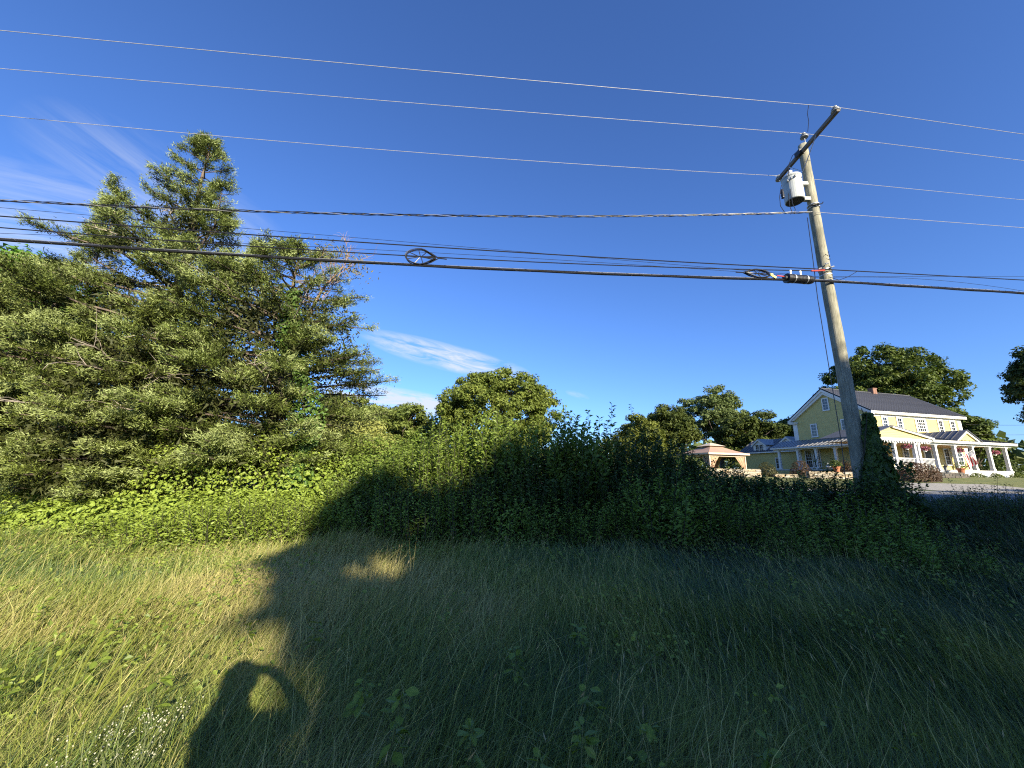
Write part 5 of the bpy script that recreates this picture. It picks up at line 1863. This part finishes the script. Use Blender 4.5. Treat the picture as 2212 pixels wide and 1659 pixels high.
# ------------------------------------------------------------------ things on and around the porch
PETAL = leaf_mat('petunia', 0.2, 0.6, 0.2, (1, 0.8, 0.9))


def potted(name, label, loc, pr, ph, n, leafc, fr, group=None, cat='plant', mt=TERRA, flowers=None):
    root = empty(name, loc)
    tag(root, label, cat, group)
    MB().lathe((0, 0, 0), [(pr * 0.68, 0.0), (pr * 0.95, ph * 0.8), (pr * 1.08, ph * 0.8), (pr * 1.08, ph), (pr * 0.9, ph), (pr * 0.85, ph * 0.85)], 18).build('pot', mt, root)
    rg = np.random.default_rng(int(abs(loc[0] * 100)) + 5)
    dv = rsph(rg, n)
    dv[:, 2] = np.abs(dv[:, 2])
    P = dv * (rg.random(n) ** 0.4)[:, None] * np.array([fr, fr, fr * 1.1]) + np.array([0, 0, ph])
    leaves('foliage', P, nrm(dv + rg.normal(size=(n, 3)) * 0.5), nrm(dv + np.array([0, 0, 0.5])), 0.09, 0.055, mixc(leafc[0], leafc[1], rg.random(n)), LEAF, root)
    return root


def basket(label, u, w, z):
    x, y = hw(u, w)
    root = empty('hanging_basket', (x, y, z))
    tag(root, label, 'hanging basket', 'hanging baskets along the porch')
    MB().lathe((0, 0, -0.30), [(0.09, 0.0), (0.15, 0.16), (0.16, 0.2), (0.14, 0.2)], 14).build('pot', WHITE, root)
    MB().tube([(0, 0, -0.1), (0, 0, CZ - z)], 0.006, 5).build('cord', BLACKM, root)
    rg = np.random.default_rng(int(abs(u * 77)) + 3)
    n = 420
    dv = rsph(rg, n)
    P = dv * (rg.random(n) ** 0.35)[:, None] * np.array([0.32, 0.29, 0.15]) + np.array([0, 0, -0.02])
    P[:, 2] -= 0.25 * (P[:, 0] ** 2 + P[:, 1] ** 2)
    pk = rg.random(n) < 0.72
    C = np.where(pk[:, None], mixc((0.40, 0.08, 0.15), (0.62, 0.28, 0.34), rg.random(n)), mixc((0.04, 0.07, 0.015), (0.1, 0.14, 0.03), rg.random(n)))
    leaves('flowers', P, nrm(dv + rg.normal(size=(n, 3)) * 0.5), nrm(dv + np.array([0, 0, 0.4])), 0.10, 0.09, C, PETAL, root)


basket('leftmost pink hanging basket, under the wide pediment', -2.0, PW + 0.02, 4.28)
basket('second pink hanging basket from the left, before the door', 0.05, PW + 0.02, 4.16)
basket('third pink hanging basket from the left, beside the flag', 4.25, PW + 0.02, 4.14)
basket('rightmost pink hanging basket, against the sky', 8.7, PW + 0.02, 4.08)

# flag on a slanting staff
fx, fy = hw(3.66, PW - 0.12)
flag = empty('flag', (fx, fy, 3.42), HYAW)
tag(flag, 'red, white and blue striped flag on a slanting staff at the porch', 'flag')
tip = Vector((0.85, -0.60, 0.72))
MB().tube([(0, 0, 0), tuple(tip)], 0.016, 8).build('staff', WHITE, flag)
MB().lathe((tip[0], tip[1], tip[2]), [(0.01, -0.02), (0.04, 0.02), (0.01, 0.06)], 8).build('finial', GALV, flag)
FR = pmat('flag cloth', (1, 1, 1), 0.8, c2=(0.92, 0.92, 0.92), scale=4, colored=True)
mb = MB()
nr, nc = 26, 20
hoist0 = tip * 0.98
hoist1 = tip * 0.28
V, F, C = [], [], []
red, whi, blu = (0.46, 0.03, 0.04), (0.78, 0.76, 0.73), (0.02, 0.03, 0.11)


def fpt(a, b):
    """a along the hoist (0 top), b along the fly"""
    h = hoist0.lerp(hoist1, a)
    drop = 1.30 * b
    fold = 0.10 * math.sin(b * 5 + a * 7) * b
    return Vector((h[0] + 0.34 * b + fold, h[1] + 0.12 * math.sin(a * 9 + b * 3) * b, h[2] - drop * (0.80 + 0.1 * a) * (0.55 + 0.45 * b)))


mb = MB()
for i in range(nr):
    for j in range(nc):
        a0_, a1_, b0_, b1_ = i / nr, (i + 1) / nr, j / nc, (j + 1) / nc
        st_ = int(i / nr * 13)
        c_ = red if st_ % 2 == 0 else whi
        if st_ < 7 and j < nc * 0.4:
            c_ = blu
        mb.add([fpt(a0_, b0_), fpt(a1_, b0_), fpt(a1_, b1_), fpt(a0_, b1_)], [(0, 1, 2, 3)], c_)
cloth = mb.build('cloth', FR, flag, colored=True)
mb = MB()
for r_ in range(9):
    for q_ in range(6 if r_ % 2 == 0 else 5):
        a_ = (r_ + 0.9) / 10.0 * 7 / 13
        b_ = (q_ + (0.6 if r_ % 2 == 0 else 1.1)) / 6.2 * 0.4
        for s_ in (0.012, -0.012):
            p = fpt(a_, b_) + Vector((0, s_, 0))
            ring = [p + Vector((math.cos(t * PI / 5 + PI / 2), 0, math.sin(t * PI / 5 + PI / 2))) * (0.028 if t % 2 == 0 else 0.012) for t in range(10)]
            mb.add(ring, [tuple(range(10))])
mb.build('star', WHITE, cloth)

# white porch chairs
for i, (u, w, rz_, lab) in enumerate(((-4.3, -2.4, 2.9, 'white slatted porch chair nearest the vine'), (-2.9, -2.3, 3.2, 'white slatted porch chair behind the railing'))):
    x, y = hw(u, w)
    root = empty('porch_chair', (x, y, FZ), HYAW + rz_ - PI)
    tag(root, lab, 'chair', 'white porch chairs')
    MB().bb(-0.28, 0.28, -0.26, 0.26, 0.40, 0.44).build('seat', WHITE, root)
    for q in range(6):
        MB().bb(-0.27 + q * 0.092, -0.20 + q * 0.092, 0.24, 0.27, 0.45, 1.10).build('slat', WHITE, root)
    for sx_ in (-0.26, 0.26):
        MB().bb(sx_ - 0.03, sx_ + 0.03, -0.26, -0.20, 0, 0.398).build('leg', WHITE, root)
        MB().bb(sx_ - 0.03, sx_ + 0.03, 0.20, 0.26, 0, 0.398).build('leg', WHITE, root)
        MB().bb(sx_ - 0.04, sx_ + 0.04, -0.28, 0.23, 0.62, 0.65).build('armrest', WHITE, root)

x, y = hw(1.95, PW - 0.75)
GL = ((0.05, 0.08, 0.015), (0.14, 0.18, 0.04))
pier = float(gz(x, y))
# stone walls: every stone a piece
SH = []
for k in range(6):
    rgk = np.random.default_rng(400 + k)
    v8 = []
    for sx in (-1, 1):
        for sy in (-1, 1):
            for sz in (-1, 1):
                v8.append((sx * 0.5 * rgk.uniform(0.88, 1), sy * 0.5 * rgk.uniform(0.85, 1), sz * 0.5 * rgk.uniform(0.82, 1)))
    SH.append(v8)
TONES = [(0.42, 0.36, 0.27), (0.50, 0.44, 0.34), (0.34, 0.28, 0.20), (0.46, 0.35, 0.22), (0.38, 0.36, 0.32), (0.55, 0.50, 0.41)]
DTONES = [(0.10, 0.09, 0.08), (0.13, 0.115, 0.10), (0.08, 0.075, 0.07), (0.15, 0.13, 0.11), (0.09, 0.09, 0.09), (0.12, 0.10, 0.085)]  # darker copy of the tones, shade put into the stone colour
STM = {}


def stone_mesh(k, dark):
    key = (k, dark)
    if key not in STM:
        me = bpy.data.meshes.new('stone')
        me.from_pydata(SH[k], [], [(0, 1, 3, 2), (4, 6, 7, 5), (0, 4, 5, 1), (2, 3, 7, 6), (0, 2, 6, 4), (1, 5, 7, 3)])
        a = me.color_attributes.new('Col', 'FLOAT_COLOR', 'POINT')
        c_ = (DTONES if dark else TONES)[k]
        a.data.foreach_set('color', np.tile((*c_, 1), 8).astype(np.float32))
        me.materials.append(STONE)
        STM[key] = me
    return STM[key]


def stone_wall(label, A, B, z0, z1, thick=0.45, dark=False, seed=1, sl=0.42, shh=0.13):
    rg = np.random.default_rng(seed)
    A, B = np.array(A, float), np.array(B, float)
    L = np.linalg.norm(B - A)
    rz_ = math.atan2(B[1] - A[1], B[0] - A[0])
    root = empty('stone_wall', (A[0], A[1], z0), rz_)
    tag(root, label, 'wall', 'dry stone walls')
    tone = (0.06, 0.055, 0.05) if dark else (0.16, 0.14, 0.11)
    MB().bb(0.04, L - 0.04, 0.06, thick - 0.06, -0.3, z1 - z0 - 0.05, col=tone).build('wall_core', STONE, root, colored=True)
    z = 0.0
    while z < z1 - z0 - 0.04:
        h = min(shh * rg.uniform(0.75, 1.3), z1 - z0 - z)
        for face in (0, 1):
            u = 0.0
            while u < L - 0.05:
                ln = min(sl * rg.uniform(0.5, 1.5), L - u)
                k = int(rg.integers(0, 6))
                o = bpy.data.objects.new('stone', stone_mesh(k, dark))
                col.objects.link(o)
                o.parent = root
                o.location = (u + ln / 2, (0.10 if face == 0 else thick - 0.10) + rg.normal() * 0.012, z + h / 2)
                o.scale = (ln * 0.99, 0.26, h * 0.98)
                o.rotation_euler = (0, rg.normal() * 0.02, rg.normal() * 0.03)
                u += ln
        z += h
    u = 0.0
    while u < L - 0.05:
        ln = min(0.7 * rg.uniform(0.7, 1.3), L - u)
        o = bpy.data.objects.new('capstone', stone_mesh(int(rg.integers(0, 6)), dark))
        col.objects.link(o)
        o.parent = root
        o.location = (u + ln / 2, thick / 2, z1 - z0 + 0.03)
        o.scale = (ln * 0.99, thick * 1.12, 0.07)
        u += ln
    return root


stone_wall('sunlit tan stone wall below the gazebo', (15.6, 31.9), (19.95, 31.4), 1.05, 2.10, seed=3)
stone_wall('sunlit tan stone wall holding the pot beside the utility pole', (22.9, 30.3), (26.6, 29.5), 1.05, 1.98, seed=4)
stone_wall('low tan stone wall half hidden behind the hedge top between the two larger walls', (20.9, 31.2), (22.5, 30.9), 1.05, 1.75, seed=5)
wa, wb = hw(-5.2, PW - 1.5), hw(1.3, PW - 1.5)
stone_wall('shade-toned stone wall under the porch, behind the round brown shrub', wa, wb, 1.2, 2.12, dark=True, seed=6)
wa, wb = hw(1.5, PW - 1.2), hw(2.35, PW - 1.2)
stone_wall('short shade-toned stone pier carrying the terracotta pot right of the brown shrub', wa, wb, 1.2, 2.05, dark=True, seed=8)

p = at(1815, 1011, 29.6)
potted('potted_shrub', 'round green shrub in a terracotta pot on the tan wall', (p[0], 29.95, 2.05), 0.24, 0.40, 700, GL, 0.40)
x, y = hw(1.95, PW - 0.98)
potted('potted_shrub', 'spiky plant in a terracotta pot at the porch edge', (x, y, 2.12), 0.26, 0.42, 420, GL, 0.50)
x, y = hw(0.95, PW - 0.55)
# lanterns


def lantern(label, loc, h, top):
    root = empty('garden_lantern', loc)
    tag(root, label, 'lantern', 'garden lanterns')
    MB().tube([(0, 0, 0), (0, 0, h)], 0.03, 8).build('post', BLACKM, root)
    MB().lathe((0, 0, h), [(0.06, 0), (0.10, 0.02), (0.13, 0.26), (0.10, 0.27)], 6).build('lamp_glass', pmat('lantern glass', (0.30, 0.31, 0.32), 0.2, scale=5), root)
    MB().lathe((0, 0, h + 0.27), [(0.19, 0), (0.17, 0.03), (0.05, 0.12), (0.03, 0.2), (0.008, 0.30)], 10).build('lamp_cap', top, root)


p = at(1790, 1012, 30.6)
lantern('pale capped garden lantern beside the pot on the tan wall', (p[0], 30.6, float(gz(p[0], 30.6))), 2.15 - float(gz(p[0], 30.6)), WHITE)
lantern('dark garden lantern on the lawn before the porch skirt', (x, y, float(gz(x, y))), 2.35 - float(gz(x, y)), BLACKM)
# shrubs around the house
BR1, BR2 = (0.045, 0.026, 0.018), (0.13, 0.075, 0.040)
p = at(1977, 1030, 28.6)
mound('barberry_shrub', 'round clipped brown shrub in front of the porch', (float(p[0]), 28.6), (1.62, 1.4, 1.30), 5200, 0.10, BR1, BR2, 501, None, lobes=16, lay=0.25, up=0.3)
for i, (px, py, Y, r, h, lab) in enumerate(((1727, 1008, 33, 0.85, 1.25, 'brown leaved shrub left of the side porch columns'), (1828, 1012, 30.8, 0.55, 1.35, 'brown shrub peeping out left of the utility pole foot'), (1655, 1012, 32.5, 0.8, 1.1, 'brown green shrub beside the right post of the gazebo'))):
    p = at(px, py, Y)
    mound('barberry_shrub', lab, (float(p[0]), Y), (r, r, h), 1500, 0.10, BR1, BR2 if i < 2 else (0.10, 0.11, 0.03), 510 + i, 'brown shrubs by the house', lobes=9)
for i, u in enumerate((4.2, 6.6, 9.2)):
    x, y = hw(u, PW - 0.75)
    mound('bed_plant', ['left', 'middle', 'right'][i] + ' low green plant against the white porch skirt', (x, y), (0.55, 0.35, 0.42), 420, 0.11, (0.08, 0.11, 0.02), (0.17, 0.2, 0.045), 520 + i, 'plants below the porch', cat='plant')

# ------------------------------------------------------------------ gazebo
gx, gy = 16.75, 33.0
gaz = empty('gazebo', (gx, gy, float(gz(gx, gy))), HYAW)
tag(gaz, 'soft top gazebo with salmon canopy and tied curtains behind the stone wall', 'gazebo')
zb = float(gz(gx, gy))
S_, EZ = 3.6, 3.45 - zb
MB().bb(-0.2, S_ + 0.2, -0.2, S_ + 0.2, 0.0, 0.06).build('floor', GRAVEL, gaz)
for (a, b) in ((0, 0), (S_, 0), (0, S_), (S_, S_)):
    MB().bb(a - 0.045, a + 0.045, b - 0.045, b + 0.045, 0.06, EZ).build('post', CANVAS2, gaz)
ov = 0.28
c_ = S_ / 2
z_top = 4.10 - zb
e = [(-ov, -ov), (S_ + ov, -ov), (S_ + ov, S_ + ov), (-ov, S_ + ov)]
t_ = [(c_ - 0.62, c_ - 0.62), (c_ + 0.62, c_ - 0.62), (c_ + 0.62, c_ + 0.62), (c_ - 0.62, c_ + 0.62)]
for k in range(4):
    k2 = (k + 1) % 4
    mb = MB()
    rows = 6
    V, F = [], []
    for i in range(rows + 1):
        f = i / rows
        sag = -0.07 * math.sin(PI * f)
        for (pa, pb) in ((e[k], t_[k]), (e[k2], t_[k2])):
            V.append((pa[0] + (pb[0] - pa[0]) * f, pa[1] + (pb[1] - pa[1]) * f, EZ + (z_top - EZ) * f + sag * 0.6))
    for i in range(rows):
        F.append((2 * i, 2 * i + 1, 2 * i + 3, 2 * i + 2))
    mb.add(V, F)
    mb.build('canopy_panel', CANVAS, gaz)
    mx, my = (e[k][0] + e[k2][0]) / 2, (e[k][1] + e[k2][1]) / 2
    ho = abs(e[k][0] - e[k2][0]) / 2, abs(e[k][1] - e[k2][1]) / 2
    MB().box((mx, my, EZ - 0.03), (max(ho[0], 0.012), max(ho[1], 0.012), 0.075)).build('valance', CANVAS2, gaz)
    MB().box((c_ + (mx - c_) * 0.87, c_ + (my - c_) * 0.87, EZ - 0.20), (max(ho[0] * 0.87, 0.012), max(ho[1] * 0.87, 0.012), 0.05)).build('rail', CANVAS2, gaz)
mb = MB()
cap = [(c_ - 0.85, c_ - 0.85, z_top + 0.06), (c_ + 0.85, c_ - 0.85, z_top + 0.06), (c_ + 0.85, c_ + 0.85, z_top + 0.06), (c_ - 0.85, c_ + 0.85, z_top + 0.06), (c_, c_, z_top + 0.40)]
mb.add(cap, [(0, 1, 4), (1, 2, 4), (2, 3, 4), (3, 0, 4)])
mb.build('canopy_cap', CANVAS2, gaz)


def curtain(a, b, dirx, diry, wid):
    """curtain gathered to the post at its foot, spread at the top"""
    mb = MB()
    V, F = [], []
    nx, nz = 12, 10
    for j in range(nz + 1):
        f = j / nz
        wj = wid * (0.10 + 0.90 * (1 - f) ** 1.3) if f < 0.75 else wid * 0.16
        for i in range(nx + 1):
            s = i / nx
            pl_ = 0.045 * math.sin(s * 6 * PI)
            V.append((a + dirx * s * wj + diry * pl_, b + diry * s * wj + dirx * pl_, EZ - 0.15 - (EZ - 0.35) * f))
    for j in range(nz):
        for i in range(nx):
            q = j * (nx + 1) + i
            F.append((q, q + 1, q + nx + 2, q + nx + 1))
    mb.add(V, F)
    mb.build('curtain', NET, gaz, smooth=True)


for (a, b, dx_, dy_) in ((S_ - 0.06, 0.02, -1, 0), (0.06, 0.02, 1, 0), (0.02, 0.06, 0, 1), (0.02, S_ - 0.06, 0, -1), (S_ - 0.02, S_ - 0.06, 0, -1), (0.06, S_ - 0.02, 1, 0), (S_ - 0.06, S_ - 0.02, -1, 0), (S_ - 0.02, 0.06, 0, 1)):
    curtain(a, b, dx_, dy_, 1.0)

# ------------------------------------------------------------------ the photographer, behind the lens: only the shadow shows
per = empty('person', (0.10, -0.33, float(gz(0.10, -0.33))))
tag(per, 'person holding up a phone with both hands, seen only as a shadow on the grass', 'person')
joints = {
    'pel': (0.0, 0.0, 0.97, 0.150), 'belly': (0, 0.0, 1.14, 0.150), 'chest': (-0.01, 0.0, 1.33, 0.160), 'neckb': (-0.03, 0.0, 1.46, 0.085), 'neck': (-0.04, 0.01, 1.52, 0.060),
    'hl': (-0.05, 0.02, 1.58, 0.078), 'hm': (-0.05, 0.01, 1.645, 0.095), 'ht': (-0.05, 0.0, 1.715, 0.072),
    'shR': (0.170, -0.01, 1.44, 0.075), 'elR': (0.325, 0.12, 1.440, 0.052), 'wrR': (0.085, 0.235, 1.572, 0.034), 'haR': (0.00, 0.280, 1.580, 0.032),
    'shL': (-0.180, -0.01, 1.44, 0.075), 'elL': (-0.270, 0.13, 1.33, 0.054), 'wrL': (-0.235, 0.230, 1.535, 0.036), 'haL': (-0.20, 0.280, 1.575, 0.032),
    'hipR': (0.10, 0, 0.88, 0.105), 'knR': (0.115, 0.02, 0.48, 0.070), 'anR': (0.12, -0.02, 0.09, 0.048), 'ftR': (0.135, 0.16, 0.035, 0.036),
    'hipL': (-0.10, 0, 0.88, 0.105), 'knL': (-0.115, 0.02, 0.48, 0.070), 'anL': (-0.12, -0.02, 0.09, 0.048), 'ftL': (-0.135, 0.16, 0.035, 0.036)}
bones = [('pel', 'belly'), ('belly', 'chest'), ('chest', 'neckb'), ('neckb', 'neck'), ('neck', 'hl'), ('hl', 'hm'), ('hm', 'ht'),
         ('chest', 'shR'), ('shR', 'elR'), ('elR', 'wrR'), ('wrR', 'haR'), ('chest', 'shL'), ('shL', 'elL'), ('elL', 'wrL'), ('wrL', 'haL'),
         ('pel', 'hipR'), ('hipR', 'knR'), ('knR', 'anR'), ('anR', 'ftR'), ('pel', 'hipL'), ('hipL', 'knL'), ('knL', 'anL'), ('anL', 'ftL')]
names = list(joints)
V = [joints[k][:3] for k in names]
RAD = [joints[k][3] for k in names]
Eb = [(names.index(a), names.index(b)) for a, b in bones]
# fingers: four curled round the back of the phone and a thumb in front of it, for each hand
for sgn in (1, -1):
    hi = names.index('haR' if sgn > 0 else 'haL')
    for q, (ln, dz) in enumerate(((0.040, 0.030), (0.046, 0.010), (0.043, -0.010), (0.034, -0.028))):
        b = len(V)
        V += [(sgn * 0.095 - 0.10, 0.292, 1.575 + dz), (sgn * 0.088 - 0.10, 0.304, 1.577 + dz * 1.05), (sgn * (0.088 - ln * 0.55) - 0.10, 0.3035, 1.578 + dz * 1.05)]
        RAD += [0.0095, 0.0075, 0.0065]
        Eb += [(hi, b), (b, b + 1), (b + 1, b + 2)]
    b = len(V)
    V += [(sgn * 0.088 - 0.10, 0.278, 1.560), (sgn * 0.062 - 0.10, 0.278, 1.575)]
    RAD += [0.011, 0.009]
    Eb += [(hi, b), (b, b + 1)]
me = bpy.data.meshes.new('body')
me.from_pydata(V, Eb, [])
body = link('body', me, CLOTHES, per)
sk = body.modifiers.new('skin', 'SKIN')
for i, r in enumerate(RAD):
    me.skin_vertices[0].data[i].radius = (r, r * (0.78 if i < 5 else 1.0))
me.skin_vertices[0].data[0].use_root = True
sk.use_smooth_shade = True
body.modifiers.new('sub', 'SUBSURF').levels = 1
body.modifiers['sub'].render_levels = 1
mb = MB()
prof = []
for k in range(9):
    a = -0.25 * PI + (0.75 * PI) * k / 8
    prof.append((0.108 * math.cos(a) + 0.001, 0.118 * math.sin(a)))
mb.lathe((-0.05, -0.015, 1.665), prof, 16)
mb.build('hair', HAIR, per, smooth=True)
for sgn in (-1, 1):
    MB().lathe((sgn * 0.034 - 0.05, 0.105, 1.65), [(0.002, -0.008), (0.009, -0.004), (0.009, 0.004), (0.002, 0.008)], 8).build('eye', WHITE, per)
    MB().lathe((sgn * 0.097 - 0.05, 0.01, 1.645), [(0.006, -0.03), (0.016, -0.01), (0.018, 0.012), (0.006, 0.03)], 8).build('ear', SKIN, per)
MB().lathe((-0.05, 0.112, 1.622), [(0.016, -0.014), (0.017, -0.006), (0.008, 0.02), (0.003, 0.035)], 8).build('nose', SKIN, per)
MB().box((-0.05, 0.102, 1.585), (0.024, 0.006, 0.005)).build('mouth', pmat('lip', (0.4, 0.15, 0.13), 0.5, scale=9), per)
ph = empty('phone', (0.0, -0.032, CAM_H - 0.02))
tag(ph, 'black phone held sideways by the photographer', 'phone')
MB().box((0, 0, 0), (0.075, 0.004, 0.037)).build('phone_body', BLACKP, ph, bevel=0.003)
MB().lathe((0.0, 0.0, 0.018), [(0.006, 0), (0.006, 0.001)], 10).build('lens', GLASS, ph)
